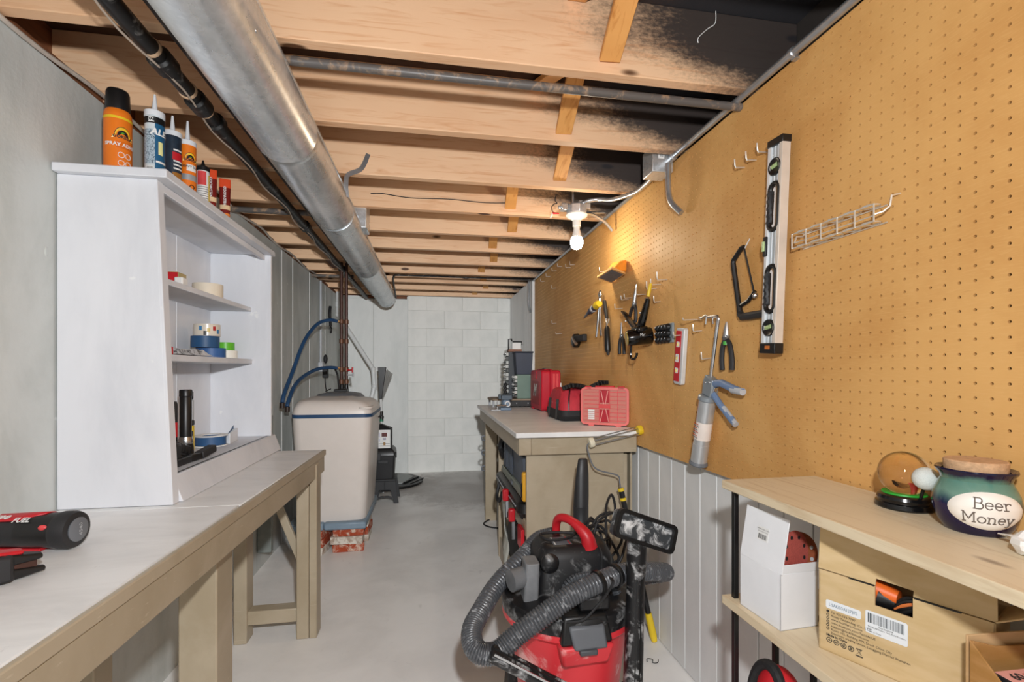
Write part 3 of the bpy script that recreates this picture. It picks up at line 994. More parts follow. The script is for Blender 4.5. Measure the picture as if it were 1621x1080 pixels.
m.add(vs, [(i * (ny + 1) + j, i * (ny + 1) + j + 1, (i + 1) * (ny + 1) + j + 1, (i + 1) * (ny + 1) + j) for i in range(nx) for j in range(ny)])
m.add([(-.915, 1.80, s2), (-.855, 1.80, s2), (-.855, 2.09, s2), (-.915, 2.09, s2)], [(0, 1, 2, 3)])
ob('wrapper', m, worn('#c9ccd0', '#2b2c2e', .7, 30, .3, 'packet_print'), pk, world=True, smooth=False)
W('red_tab', shape(('box', (-.90, 1.775, s2), (-.862, 1.80, s2 + .028))), M_RED, pk, .003)
tag(ob('pencil', shape(('cyl', (-.90, 1.765, s2 + .0), (-.99, 1.755, s2 + .10), .0042, None, 6)), mat('#d8a070', .5)), 'wooden pencil leaning at the near end of the lower cabinet shelf', 'pencil')

Z3 = .918
fx_ = (-.90, 1.965, Z3)
t = thing('flashlight', 'long black metal flashlight standing on its head inside the cabinet', 'flashlight', fx_)
ob('head', shape(('lathe', [(.026, 0), (.027, .004), (.025, .03), (.0235, .042), (0, .042)], fx_)), M_BLK, t, world=True)
ob('collar', shape(('lathe', [(.0235, .042), (.0245, .046), (.0235, .050), (.0245, .055), (.0225, .060), (.0215, .068), (0, .068)], fx_)), M_STEEL, t, world=True)
ob('barrel', shape(('lathe', [(.0195, .068), (.0195, .215), (.0185, .217), (0, .217)], fx_)), M_BLK, t, world=True)
ob('tail_cap', shape(('lathe', [(.0188, .217), (.0212, .2195), (.0212, .240), (.019, .244), (0, .244)], fx_)), M_BLK, t, world=True)
kx = (-.925, 2.055, Z3)
t = thing('utility_knife', 'yellow and black utility knife upright behind the flashlight', 'knife', kx)
W('grip', shape(('box', (kx[0] - .012, kx[1] - .010, Z3), (kx[0] + .012, kx[1] + .010, Z3 + .10))), M_YEL, t, .004)
W('grip_inlay', shape(('box', (kx[0] - .004, kx[1] - .0115, Z3 + .02), (kx[0] + .013, kx[1] - .002, Z3 + .08))), M_BLK, t, .003)
W('blade_holder', shape(('box', (kx[0] - .011, kx[1] - .009, Z3 + .12), (kx[0] + .011, kx[1] + .009, Z3 + .20))), M_LGREY, t, .004)
W('collar', shape(('box', (kx[0] - .012, kx[1] - .010, Z3 + .10), (kx[0] + .012, kx[1] + .010, Z3 + .12))), M_BLK, t, .003)
W('nose', shape(('box', (kx[0] - .010, kx[1] - .009, Z3 + .20), (kx[0] + .010, kx[1] + .009, Z3 + .235))), M_BLK, t, .006)
rx = (-.895, 1.862, Z3)
t = thing('bar_handle', 'black and red tool handle upright at the near end of the cabinet', 'tool', rx)
ob('lower_grip', shape(('lathe', [(.018, 0), (.017, .02), (.0145, .08), (0, .08)], rx)), M_BLK, t, world=True)
ob('red_sleeve', shape(('lathe', [(.0150, .08), (.0152, .085), (.0152, .128), (.0145, .132), (0, .132)], rx)), M_RED, t, world=True)
ob('upper_grip', shape(('lathe', [(.0150, .132), (.0155, .15), (.0155, .195), (.012, .205), (0, .207)], rx)), M_RUB, t, world=True)
t = thing('spring_clamp', 'black spring clamp lying at the front of the cabinet base', 'clamp', (-.83, 1.8, Z3))
ba = V((0, 1, 0))
def strip(pts, w_, h_):
    m = MB()
    for a, b in zip(pts[:-1], pts[1:]):
        m.bar(a, b, w_, h_)
    return m
W('lower_arm', strip([(-.815, 1.62, Z3 + .014), (-.815, 1.80, Z3 + .013), (-.808, 1.865, Z3 + .012)], .024, .024), M_BLK, t, .003)
W('jaw_pad', shape(('bar', (-.808, 1.858, Z3 + .014), (-.800, 1.945, Z3 + .026), .032, .026)), M_RUB, t, .004)
W('upper_arm', strip(spline([(-.84, 1.62, Z3 + .085), (-.84, 1.70, Z3 + .08), (-.842, 1.78, Z3 + .055), (-.845, 1.86, Z3 + .03)], 4), .022, .03), M_BLK, t, .003)
W('spring', shape(('tube', [V((-.83 + .012 * cos(i * .8), 1.665 + .014 * sin(i * .8), Z3 + .035 + .002 * i)) for i in range(26)], .0022, 6)), M_COPPER, t, 0)
W('pivot_block', shape(('box', (-.85, 1.70, Z3 + .012), (-.812, 1.75, Z3 + .075))), M_BLK, t, .008)
t = thing('tape_dispenser', 'blue tape roll in a clear white dispenser on the cabinet base', 'tape', (-.90, 2.2, Z3))
c = (-.905, 2.185, Z3 + .005)
ob('tape', shape(('ring', c, (0, 0, 1), .056, .038, .036, 32)), mat('#2f5784', .45), t, .001, world=True)
fr = MB()
for z in (Z3 + .0005, Z3 + .0415):
    fr.ring((c[0], c[1], z), (0, 0, 1), .062, .036, .0035, 32)
ob('frame', fr, M_PWHITE, t, world=True)
W('cutter_arm', shape(('hexa', [(-.862, 2.225, Z3), (-.845, 2.222, Z3), (-.855, 2.335, Z3), (-.870, 2.335, Z3)], [(-.862, 2.225, Z3 + .045), (-.845, 2.222, Z3 + .045), (-.855, 2.335, Z3 + .055), (-.870, 2.335, Z3 + .055)])), mat('#dfe2e6', .3), t, .002)
W('loose_end', shape(('hexa', [(-.850, 2.215, Z3 + .044), (-.849, 2.215, Z3 + .044), (-.860, 2.30, Z3 + .056), (-.861, 2.30, Z3 + .056)], [(-.850, 2.215, Z3 + .046), (-.849, 2.215, Z3 + .046), (-.860, 2.30, Z3 + .072), (-.861, 2.30, Z3 + .072)])), mat('#2f5784', .45), t, 0)
tc_ = [c[0] - .056, c[1] - .02]

# ---- power tools at the near end of the bench
def cyl_tool():
    t = thing('cordless_grinder', 'red and black cordless power tool lying by the wall on the workbench', 'power tool', (-.88, 1.215, BZ))
    ax = V((1, -.10, .0)).normalized()
    o = V((-.772, 1.203, BZ + .0425))
    sd = V((0, 0, 1)).cross(ax)
    def L(prof, c, material, name, seg=28):
        ob(name, shape(('lathe', prof, c, ax, seg)), material, t, world=True)
    L([(0, -.03), (.0385, -.03), (.0405, -.024), (.0405, -.006), (.0375, .002), (.030, .004), (0, .004)], o, M_RUB, 'end_bumper')
    L([(.0255, .003), (.0262, .0065), (.0245, .0075), (0, .0075)], o, M_GREY, 'end_cap')
    L([(0, -.10), (.036, -.10), (.037, -.07), (.0375, -.03), (0, -.03)], o, M_BLK, 'rear_housing')
    # grip and red upper shell
    L([(0, -.265), (.030, -.265), (.031, -.20), (.0325, -.15), (.035, -.10), (0, -.10)], o, M_RUB, 'grip')
    n = 10
    sh = MB()
    vs = []
    for xx, r in ((-.27, .0345), (-.18, .0355), (-.10, .0385), (-.055, .0395)):
        w_ = .95 if xx < -.06 else .45
        for i in range(n + 1):
            a = -w_ + 2 * w_ * i / n
            vs.append(o + ax * xx + (V((0, 0, 1)) * cos(a - .25) - sd * sin(a - .25)) * r)
    sh.add(vs, [(q * (n + 1) + i, q * (n + 1) + i + 1, (q + 1) * (n + 1) + i + 1, (q + 1) * (n + 1) + i) for q in range(3) for i in range(n)])
    shell = ob('red_shell', sh, M_RED, t, world=True)
    sm = shell.modifiers.new('thick', 'SOLIDIFY')
    sm.thickness = .003
    W('red_base', shape(('hexa', [o + ax * -.2 - V((0, .012, .0415)), o + ax * -.06 - V((0, .02, .0415)), o + ax * -.06 - V((0, -.015, .0415)), o + ax * -.2 - V((0, -.015, .0415))], [o + ax * -.2 - V((0, .012, .033)), o + ax * -.06 - V((0, .02, .035)), o + ax * -.06 - V((0, -.015, .035)), o + ax * -.2 - V((0, -.015, .033))])), M_RED, t, .001)
    bq = o + ax * -.045 + (V((0, 0, 1)) * .3 - sd * -.95).normalized() * -.0
    nn = (V((0, 0, .45)) + V((.1, -1, 0))).normalized()
    W('red_button', shape(('sphere', o + ax * -.047 + nn * .037, .0075, 12, 8, (1.2, .6, .8))), M_REDL, t, 0)
    up = (V((0, 0, 1)) * .75 + V((.07, -.66, 0))).normalized()
    fwd = ax
    nrm = up
    rd = fwd
    ty = nrm.cross(rd)
    text('FUEL', o + rd * -.095 + nrm * .0395, rd, ty, .016, M_PWHITE, t, world=True, bold=.0004, shear=.25)
    up2 = (V((0, 0, 1)) * .9 + V((.05, -.42, 0))).normalized()
    text('Milwaukee', o + rd * -.175 + up2 * .0388, rd, up2.cross(rd), .024, M_PWHITE, t, world=True, bold=.0006, shear=.3)
    text('4540', o + ax * .0078 + V((0, .004, 0)), V((0, 0, 1)), V((0, -1, 0)), .014, M_LGREY, t, world=True)
    return t
cyl_tool()
t = thing('oscillating_tool', 'red and black power tool with slotted nose at the near bench edge', 'power tool', (-.80, 1.0, BZ))
nose = V((-.742, 1.075, BZ))
back = V((-.93, .90, BZ))
d = (nose - back).normalized()
sd = V((-d.y, d.x, 0))
def blk(a, b, w0, w1, z0, z1, h0=None, h1=None):
    p, q_ = nose - d * a, nose - d * b
    za0, za1 = (z0, z1) if h0 is None else h0
    zb0, zb1 = (z0, z1) if h1 is None else h1
    def ring_(pt, w_, z_0, z_1):
        return [pt - sd * w_ + V((0, 0, z_0)), pt + sd * w_ + V((0, 0, z_0)), pt + sd * w_ + V((0, 0, z_1)), pt - sd * w_ + V((0, 0, z_1))]
    return shape(('hexa', ring_(p, w0, za0, za1), ring_(q_, w1, zb0, zb1)))
W('lower_jaw', blk(.0, .09, .006, .026, .004, .014, (.005, .014), (.002, .030)), M_BLK, t, .003)
W('upper_jaw', blk(.004, .09, .010, .027, .03, .042, (.030, .040), (.030, .060)), M_BLK, t, .004)
W('blade_slot', blk(.012, .05, .004, .012, .014, .030), M_COPPER, t, .001)
W('head_block', blk(.045, .12, .028, .032, .003, .052), M_RUB, t, .006)
W('red_housing', blk(.10, .25, .034, .036, .004, .062), M_RED, t, .008)
W('red_spine', blk(.03, .12, .012, .026, .05, .062, (.046, .054), (.05, .066)), M_RED, t, .004)
W('switch', blk(.13, .17, .0365, .0375, .02, .05), M_BLK, t, .003)

# ================================================================== far left: water softener and neighbours
def brick_mat(name, a, b, amt):
    q = NT(name)
    n = q.noise(q.coord(rnd=True), 22, 7, .7, .8)
    col = q.mix(q.mrange(n, .5 - amt, .72 - amt), a, b)
    q.bump(n, .5, .006)
    return q.done(col, .85, spec=.2)
MB_R = brick_mat('red_brick', '#a5492f', '#d8c9b6', .03)
MB_G = brick_mat('greyed_brick', '#a89484', '#d9d2c6', .12)
bl, bwid, bht = .205, .10, .053
bricks = [  # x, y, course, rotation, material, label
    (-.55, 3.425, 0, 4, MB_R, 'red brick at the bottom of the front stack under the softener'),
    (-.555, 3.42, 1, -2, MB_G, 'pale grey brick in the middle of the front stack under the softener'),
    (-.548, 3.425, 2, 3, MB_R, 'red brick at the top of the front stack under the softener'),
    (-.735, 3.44, 0, 80, MB_G, 'pale brick at the bottom of the stack by the bench leg'),
    (-.74, 3.44, 1, 84, MB_R, 'mottled brick in the middle of the stack by the bench leg'),
    (-.735, 3.445, 2, 78, MB_R, 'red brick at the top of the stack by the bench leg'),
    (-.485, 3.66, 0, 92, MB_G, 'pale brick at the bottom of the stack by the softener side'),
    (-.485, 3.655, 1, 88, MB_R, 'reddish brick in the middle of the stack by the softener side'),
    (-.485, 3.66, 2, 91, MB_G, 'pale brick at the top of the stack by the softener side'),
    (-.80, 3.90, 0, 5, MB_R, 'bottom brick of the hidden rear stack under the softener'),
    (-.80, 3.90, 1, 0, MB_R, 'middle brick of the hidden rear stack under the softener'),
    (-.80, 3.90, 2, 3, MB_R, 'top brick of the hidden rear stack under the softener'),
]
for i, (x, y, k, rz, m_, lab) in enumerate(bricks):
    b = MB()
    n = 5
    rnd = random.Random(i)
    # knocked-about brick: jittered hexahedron
    j = lambda s=.004: rnd.uniform(-s, s)
    lo = [(-bl / 2 + j(), -bwid / 2 + j(), 0), (bl / 2 + j(), -bwid / 2 + j(), 0), (bl / 2 + j(), bwid / 2 + j(), 0), (-bl / 2 + j(), bwid / 2 + j(), 0)]
    hi = [(-bl / 2 + j(), -bwid / 2 + j(), bht - .0008), (bl / 2 + j(), -bwid / 2 + j(), bht - .0008), (bl / 2 + j(), bwid / 2 + j(), bht - .0008), (-bl / 2 + j(), bwid / 2 + j(), bht - .0008)]
    b.hexa(lo, hi)
    o = tag(ob('brick', b, m_, None, .004), lab, 'brick', 'bricks under the water softener')
    o.location = (x, y, k * bht)
    o.rotation_euler = (0, 0, R(rz))
ZS = 3 * bht
ws = thing('water_softener', 'tall beige water softener cabinet with blue stripe and grey tray', 'water softener', (-.65, 3.7, ZS))
M_BEIGE = mat('#e2dad3', .35, var=.02)
M_TRAY = mat('#7d90a0', .5, var=.1)
W('base_tray', shape(('box', (-.93, 3.345, ZS), (-.70, 4.06, ZS + .05))), M_TRAY, ws, .012)
W('base_tray', shape(('box', (-.699, 3.345, ZS), (-.425, 4.06, ZS + .05))), M_TRAY, ws, .012)
def loft(rows, n=5):
    """stack of rounded rectangles: (z, x0, x1, y0, y1, corner radius)"""
    m = MB()
    vs = []
    cnt = None
    for z, x0, x1, y0, y1, r in rows:
        ring_ = rrect(x1 - x0, y1 - y0, r, n, (x0 + x1) / 2, (y0 + y1) / 2)
        cnt = len(ring_)
        vs += [(a, b, z) for a, b in ring_]
    fs = []
    for i in range(len(rows) - 1):
        for k in range(cnt):
            l = (k + 1) % cnt
            fs.append((i * cnt + k, i * cnt + l, (i + 1) * cnt + l, (i + 1) * cnt + k))
    fs.append(tuple(range(cnt - 1, -1, -1)))
    fs.append(tuple((len(rows) - 1) * cnt + k for k in range(cnt)))
    return m.add(vs, fs)
zb = ZS + .035
W('tank_body', loft([(zb, -.865, -.445, 3.40, 3.98, .06), (zb + .02, -.88, -.435, 3.39, 3.99, .06), (.915, -.912, -.392, 3.365, 4.02, .06)]), M_BEIGE, ws, 0)
W('stripe', loft([(.912, -.915, -.389, 3.362, 4.023, .062), (.936, -.916, -.388, 3.361, 4.024, .062)]), M_BLUE, ws, .002)
rows = []
for t_ in range(9):
    a = t_ / 8
    z = .936 + .095 * sin(a * pi / 2)
    k = 1 - cos(a * pi / 2)
    rows.append((z, -.912 + .05 * k, -.392 - .10 * k, 3.365 + .07 * k, 4.02 - .20 * k, .06 + .03 * k))
rows += [(1.045, -.83, -.56, 3.5, 3.80, .09)]
W('lid', loft(rows), M_BEIGE, ws, 0)
W('lid_lip', loft([(.972, -.48, -.385, 3.355, 3.50, .03), (.984, -.48, -.388, 3.358, 3.50, .03)]), M_BEIGE, ws, .003)
W('valve_cover', loft([(1.02, -.84, -.50, 3.62, 3.99, .08), (1.055, -.82, -.53, 3.66, 3.97, .08), (1.068, -.76, -.6, 3.72, 3.92, .06)]), M_GREY, ws, .0)
W('bypass_valve', shape(('box', (-.74, 3.90, 1.05), (-.64, 4.0, 1.085)), ('cyl', (-.70, 4.03, 1.0), (-.70, 4.03, 1.12), .016), ('cyl', (-.665, 4.03, 1.0), (-.665, 4.03, 1.12), .016)), M_BLK, ws, .004)
W('drain_elbow', shape(('tube', spline([(-.39, 3.80, .87), (-.37, 3.80, .885), (-.355, 3.80, .875), (-.36, 3.80, .85)], 5), .006, 8)), M_BLK, ws, 0)

# copper risers, valves and blue hoses
def riser(x, y, label):
    t = thing('copper_riser', label, 'pipe', (x, y, 1.1))
    ob('pipe', shape(('cyl', (x, y, 1.10), (x, y, 2.11), .0125, None, 12)), M_COPPER, t, world=True)
    for z in (1.14, 1.24, 1.47, 1.63):
        ob('fitting', shape(('lathe', [(.013, -.02), (.0175, -.016), (.0175, .016), (.013, .02)], (x, y, z), (0, 0, 1), 12)), mat('#6a4632', .45, .2), t, world=True)
    return t
t = riser(-.708, 4.055, 'left one of two dark copper pipes rising behind the water softener')
t2 = riser(-.672, 4.075, 'right one of two dark copper pipes rising behind the water softener')
ob('valve_handle', shape(('cyl', (-.66, 4.06, 1.235), (-.62, 4.04, 1.235), .006), ('cyl', (-.62, 4.04, 1.215), (-.62, 4.04, 1.258), .007)), M_RED, t2, world=True)
ob('valve_handle', shape(('cyl', (-.66, 4.06, 1.195), (-.615, 4.04, 1.195), .006), ('cyl', (-.615, 4.04, 1.178), (-.615, 4.04, 1.214), .007)), M_LGREY, t2, world=True)
def hose(pts, label, r=.0135):
    t = thing('water_hose', label, 'hose', pts[-1])
    p = spline(pts, 8)
    ob('hose', shape(('tube', p, r, 12)), M_BLUE, t, world=True)
    ob('brass_end', shape(('cyl', V(pts[0]) + V((.035, .01, 0)), V(pts[0]), .010, .012, 10)), mat('#b98d5a', .3, .8), t, world=True)
    ob('coupling', shape(('cyl', pts[-1], V(pts[-1]) - V((0, 0, .035)), .017, .016, 12)), mat('#2b1f1a', .4), t, world=True)
hose([(-.74, 4.045, 1.63), (-.79, 4.0, 1.635), (-.86, 3.9, 1.59), (-.91, 3.72, 1.45), (-.94, 3.52, 1.22), (-.95, 3.37, 1.08), (-.953, 3.335, 1.02)], 'upper blue braided hose arching from copper pipes to the softener side')
hose([(-.74, 4.045, 1.25), (-.79, 4.0, 1.255), (-.86, 3.88, 1.24), (-.915, 3.70, 1.185), (-.935, 3.55, 1.12), (-.94, 3.42, 1.02), (-.94, 3.40, .99)], 'lower blue braided hose arching from copper pipes to the softener side')
tag(ob('small_tube', shape(('tube', spline([(-.75, 4.02, 1.24), (-.73, 4.0, 1.20), (-.72, 3.99, 1.14), (-.71, 3.97, 1.075)], 6), .0075, 8)), M_BLKM), 'short black tube dropping onto the softener valve', 'tube')
# wall conduit with outlet, black charger
t = thing('wall_outlet', 'metal outlet box with conduit and black adapter on the left wall', 'outlet', (-1.03, 4.8, 1.25))
ob('conduit', shape(('cyl', (-1.027, 4.80, 1.31), (-1.027, 4.80, 2.09), .010, None, 10)), M_LGREY, t, world=True)
W('box', shape(('box', (-1.04, 4.75, 1.22), (-1.0, 4.85, 1.31))), M_LGREY, t, .004)
W('adapter', shape(('box', (-1.0, 4.74, 1.16), (-.955, 4.81, 1.25))), M_BLKM, t, .005)
W('cord', shape(('tube', spline([(-.98, 4.76, 1.16), (-.97, 4.74, 1.08), (-.95, 4.7, 1.02), (-.93, 4.6, 1.04), (-.9, 4.4, 1.05), (-.80, 4.1, 1.08)], 6), .005, 6)), M_BLKM, t, 0)
W('plug_head', shape(('sphere', (-.975, 4.76, 1.34), .02, 10, 8, (1, 1, 2.2))), M_BLKM, t, 0)
t = thing('wall_hanger', 'black strap and ring hanging high on the left wall', 'strap', (-1.03, 5.25, 1.75))
W('strap', shape(('tube', spline([(-1.03, 5.25, 1.90), (-1.028, 5.22, 1.82), (-1.03, 5.25, 1.75), (-1.03, 5.27, 1.70)], 5), .016, 8)), M_BLKM, t, 0)
W('ring', shape(('tube', arc_pts((-1.028, 5.28, 1.66), .035, 0, 2 * pi - .01, 16, (0, 1, 0), (0, 0, 1)), .006, 6)), M_BLKM, t, 0)
# white drain pipe
M_PVC = mat('#dcdedd', .35, var=.03)
t = thing('drain_pipe', 'white plastic drain pipe angling down the far corner behind the softener', 'pipe', (-.42, 5.3, .0))
pp = [(-.985, 5.45, 2.09), (-.985, 5.45, 1.84), (-.60, 5.30, 1.245), (-.585, 5.28, 1.06), (-.63, 5.26, .86), (-.60, 5.28, .4), (-.58, 5.3, .065)]
for a, b in zip(pp[:-1], pp[1:]):
    ob('pipe_length', shape(('cyl', a, b, .024, None, 16)), M_PVC, t, world=True)
for p in pp[1:-1]:
    ob('elbow', shape(('sphere', p, .029, 14, 10)), M_PVC, t, world=True)
ob('pipe_length', shape(('lathe', [(.025, -.03), (.030, -.025), (.030, .025), (.025, .03)], (-.985, 5.45, 1.95), (0, 0, 1), 16)), M_PVC, t, world=True)
# sump cover
t = thing('sump_lid', 'round black sump cover with grey plate on the floor at the back', 'sump cover', (-.42, 5.38, 0))
ob('rim', shape(('lathe', [(.345, 0), (.345, .022), (.325, .030), (.30, .026), (0, .026)], (-.42, 5.38, .0), (0, 0, 1), 40)), M_BLK, t, world=True)
W('cover_plate', shape(('prism', [(-.25, -.16), (.13, -.20), (.24, .12), (.16, .24), (-.25, .2)], (-.42, 5.38, .0265), (1, 0, 0), (0, 1, 0), (0, 0, .012))), mat('#9fa3a2', .6), t, .003)
W('ridge', shape(('bar', (-.27, 5.20, .034), (-.13, 5.48, .034), .02, .016)), M_BLK, t, .003)
W('ridge', shape(('bar', (-.20, 5.16, .032), (-.07, 5.40, .032), .015, .012)), M_BLK, t, .003)
# step stool, tool box, carton, broom
t = thing('step_stool', 'black plastic folding step stool on the floor beside the softener', 'step stool', (-.41, 4.66, 0))
M_STOOL = mat('#2b2c2e', .5)
prof_o = [(-.125, 0), (-.08, 0), (-.07, .03), (-.03, .045), (.03, .045), (.07, .03), (.08, 0), (.125, 0), (.095, .205), (-.095, .205)]
win = [(-.062, .065), (.062, .065), (.052, .125), (-.052, .125)]
for yy in (4.53, 4.77):
    m = MB()
    # frame of the stool side: feet, cross bar and upper web built round an opening
    m.prism([(-.125, 0), (-.08, 0), (-.052, .125), (-.052, .205), (-.095, .205)], (-.41, yy, 0), (1, 0, 0), (0, 0, 1), (0, .02, 0))
    m.prism([(.125, 0), (.095, .205), (.052, .205), (.052, .125), (.08, 0)], (-.41, yy, 0), (1, 0, 0), (0, 0, 1), (0, .02, 0))
    m.prism([(-.052, .125), (.052, .125), (.052, .205), (-.052, .205)], (-.41, yy, 0), (1, 0, 0), (0, 0, 1), (0, .02, 0))
    m.prism([(-.068, .035), (-.03, .052), (.03, .052), (.068, .035), (.062, .06), (.03, .07), (-.03, .07), (-.062, .06)], (-.41, yy + .002, 0), (1, 0, 0), (0, 0, 1), (0, .016, 0))
    ob('side_frame', m, M_STOOL, t, .002, world=True)
W('step', shape(('box', (-.51, 4.525, .205), (-.31, 4.80, .225))), M_STOOL, t, .005)
W('hinge', shape(('box', (-.415, 4.528, .13), (-.405, 4.532, .205))), M_BLK, t, .001)
t = thing('tool_box', 'black plastic tool box standing on the step stool', 'tool box', (-.42, 4.66, .225))
W('body', loft([(.225, -.505, -.335, 4.55, 4.78, .012), (.44, -.515, -.325, 4.54, 4.79, .012)]), M_BLKM, t, 0)
W('lid', loft([(.44, -.518, -.318, 4.535, 4.795, .012), (.475, -.516, -.322, 4.54, 4.79, .012), (.505, -.50, -.345, 4.56, 4.77, .012)]), M_BLK, t, .003)
W('latch', shape(('box', (-.50, 4.528, .40), (-.445, 4.536, .465))), M_STOOL, t, .003)
W('side_latch', shape(('box', (-.318, 4.60, .41), (-.308, 4.64, .465))), M_BLK, t, .003)
W('handle_recess', shape(('box', (-.47, 4.534, .37), (-.38, 4.541, .40))), M_STOOL, t, .003)
t = thing('black_carton', 'black carton with a white printed label standing on the tool box', 'carton', (-.42, 4.66, .505))
W('body', shape(('hexa', [(-.485, 4.565, .505), (-.352, 4.565, .505), (-.352, 4.70, .505), (-.485, 4.70, .505)], [(-.485, 4.565, .685), (-.352, 4.565, .685), (-.352, 4.70, .685), (-.485, 4.70, .685)])), M_BLKM, t, .003)
W('sloped_top', shape(('hexa', [(-.487, 4.563, .685), (-.350, 4.563, .685), (-.350, 4.702, .685), (-.487, 4.702, .685)], [(-.48, 4.61, .725), (-.44, 4.61, .725), (-.44, 4.66, .725), (-.48, 4.66, .725)])), M_BLKM, t, .003)
W('label', shape(('box', (-.470, 4.5628, .508), (-.362, 4.5645, .678))), M_PWHITE, t, 0)
W('picture', shape(('box', (-.440, 4.562, .615), (-.392, 4.5628, .652))), mat('#5a1c14', .5, var=.5, scale=80), t, 0)
W('picture', shape(('box', (-.425, 4.562, .535), (-.405, 4.5628, .565))), mat('#a8834e', .5, var=.4, scale=80), t, 0)
for x0, x1, z0, z1, cl in ((-.43, -.40, .588, .594, '#4a3a7a'), (-.43, -.40, .598, .603, '#4a3a7a'), (-.465, -.367, .548, .551, '#333333'), (-.465, -.367, .529, .532, '#333333'), (-.465, -.455, .57, .60, '#bdbdd0'), (-.465, -.455, .61, .655, '#bdbdd0'), (-.44, -.39, .665, .668, '#999999')):
    W('print', shape(('box', (x0, 4.562, z0), (x1, 4.5628, z1))), mat(cl, .5, var=0), t, 0)
t = thing('broom', 'upturned broom with black and grey head behind the softener', 'broom', (-.44, 4.95, .0))
W('pole', shape(('cyl', (-.46, 4.90, .01), (-.488, 4.98, .97), .014, None, 12)), M_PVC, t, 0)
W('collar', shape(('cyl', (-.478, 4.955, .74), (-.481, 4.96, .82), .018, None, 12)), M_BLK, t, 0)
W('green_ring', shape(('cyl', (-.477, 4.951, .715), (-.478, 4.955, .74), .0195, None, 12)), mat('#1d7a58', .4), t, 0)
W('head', shape(('hexa', [(-.505, 4.96, .94), (-.475, 4.96, .94), (-.475, 5.0, .94), (-.505, 5.0, .94)], [(-.515, 4.95, 1.265), (-.435, 4.95, 1.265), (-.435, 5.01, 1.265), (-.515, 5.01, 1.265)])), M_BLK, t, .004)
for i in range(9):
    x = -.495 + i * .0
    a = V((-.485 + i * .002, 4.968 + (i % 3) * .01, .945))
    b = V((-.452 + i * .0095, 4.965 + (i % 3) * .012, 1.24 - abs(i - 3) * .008))
    W('bristle_tuft', shape(('cyl', a, b, .002, .006, 6)), mat('#8d8c88', .7), t, 0)

# ================================================================== right bench
RZ = .945
BX = .405
rbn = thing('workbench', 'tan wooden bench with white top against the pegboard', 'workbench', (.7, 3.0, 0))
W('tabletop', shape(('box', (BX - .015, 2.15, RZ - .024), (.995, 3.95, RZ))), M_TOP, rbn, .003)
for x0, x1 in ((BX + .005, .47), (.4705, .995)):
    W('end_apron', shape(('box', (x0, 2.185, .835), (x1, 2.21, RZ - .025))), M_TAN, rbn, .003)
W('front_apron', shape(('box', (BX + .005, 2.211, .835), (BX + .035, 3.93, RZ - .025))), M_TAN, rbn, .003)
W('end_panel', shape(('box', (.455, 2.225, 0), (.945, 2.25, .834))), M_TAN, rbn, .003)
W('end_panel', shape(('box', (.945, 2.23, 0), (.965, 2.25, .82))), M_TAN, rbn, .002)
W('divider_panel', shape(('box', (.45, 3.12, 0), (1.0, 3.145, .92))), M_TAN, rbn, .003)
W('divider_panel', shape(('box', (.45, 3.88, 0), (.545, 3.92, .92))), M_TAN, rbn, .003)
W('divider_panel', shape(('box', (.56, 3.90, 0), (1.0, 3.92, .92))), M_TAN, rbn, .003)
W('back_panel', shape(('box', (.99, 2.25, 0), (1.0, 3.9, .92))), M_TAN, rbn, .002)
W('shelf_board', shape(('box', (.47, 2.25, .47), (.99, 3.12, .49))), M_TAN, rbn, .002)
W('shelf_lip', shape(('box', (.455, 2.25, .43), (.47, 3.12, .505))), M_TAN, rbn, .003)
W('base_board', shape(('box', (.47, 2.25, .08), (.99, 3.12, .10))), M_TAN, rbn, .002)
W('base_lip', shape(('box', (.455, 2.25, .0), (.47, 3.12, .13))), M_TAN, rbn, .003)
for z in (.42, .55, .67):
    dr = W('drawer', shape(('box', (.455, 3.925, z - .05), (.98, 3.945, z + .05))), M_TAN, rbn, .002)
    ob('handle', shape(('tube', spline([(.455, 3.935, z - .02), (.428, 3.935, z - .014), (.428, 3.935, z + .014), (.455, 3.935, z + .02)], 5), .006, 8)), M_GREY, dr, world=True)

# things inside the bench
t = thing('tool_case', 'blue-grey moulded tool case stored high under the right bench', 'tool case', (.58, 2.75, .60))
W('shell', loft([(.63, .47, .68, 2.32, 2.98, .03), (.80, .455, .68, 2.32, 2.95, .03)]), mat('#5d6673', .5, var=.15), t, .004)
for i in range(6):
    W('rib', shape(('box', (.450, 2.62 + i * .05, .65), (.458, 2.64 + i * .05, .80))), mat('#474f5a', .5), t, .003)
W('carry_handle', shape(('tube', spline([(.47, 2.92, .80), (.455, 3.0, .79), (.452, 3.03, .73), (.462, 2.97, .69)], 6), .018, 8)), M_BLKM, t, 0)
t = thing('flat_case', 'flat green-grey case lying under the blue-grey tool case', 'case', (.55, 2.75, .58))
W('shell', loft([(.592, .452, .75, 2.30, 3.04, .02), (.629, .456, .75, 2.30, 3.03, .02)]), mat('#8b9185', .5), t, .004)
W('clasp', shape(('box', (.446, 2.60, .60), (.453, 2.66, .62))), M_GREY, t, .002)
t = thing('tool_bag', 'black fabric tool bag stuffed on the shelf under the right bench', 'tool bag', (.6, 2.75, .49))
W('bag_body', loft([(.492, .45, .80, 2.30, 3.10, .04), (.53, .425, .82, 2.28, 3.11, .05), (.57, .43, .80, 2.30, 3.10, .05), (.588, .46, .78, 2.34, 3.05, .05)]), M_BLK, t, 0)
W('zip', shape(('tube', [(.424, 2.35, .553), (.4235, 2.7, .548), (.424, 3.06, .553)], .003, 6)), M_LGREY, t, 0)
W('strap', shape(('tube', spline([(.43, 2.95, .53), (.41, 2.92, .46), (.415, 2.86, .44), (.43, 2.83, .50)], 5), .010, 6)), M_BLKM, t, 0)
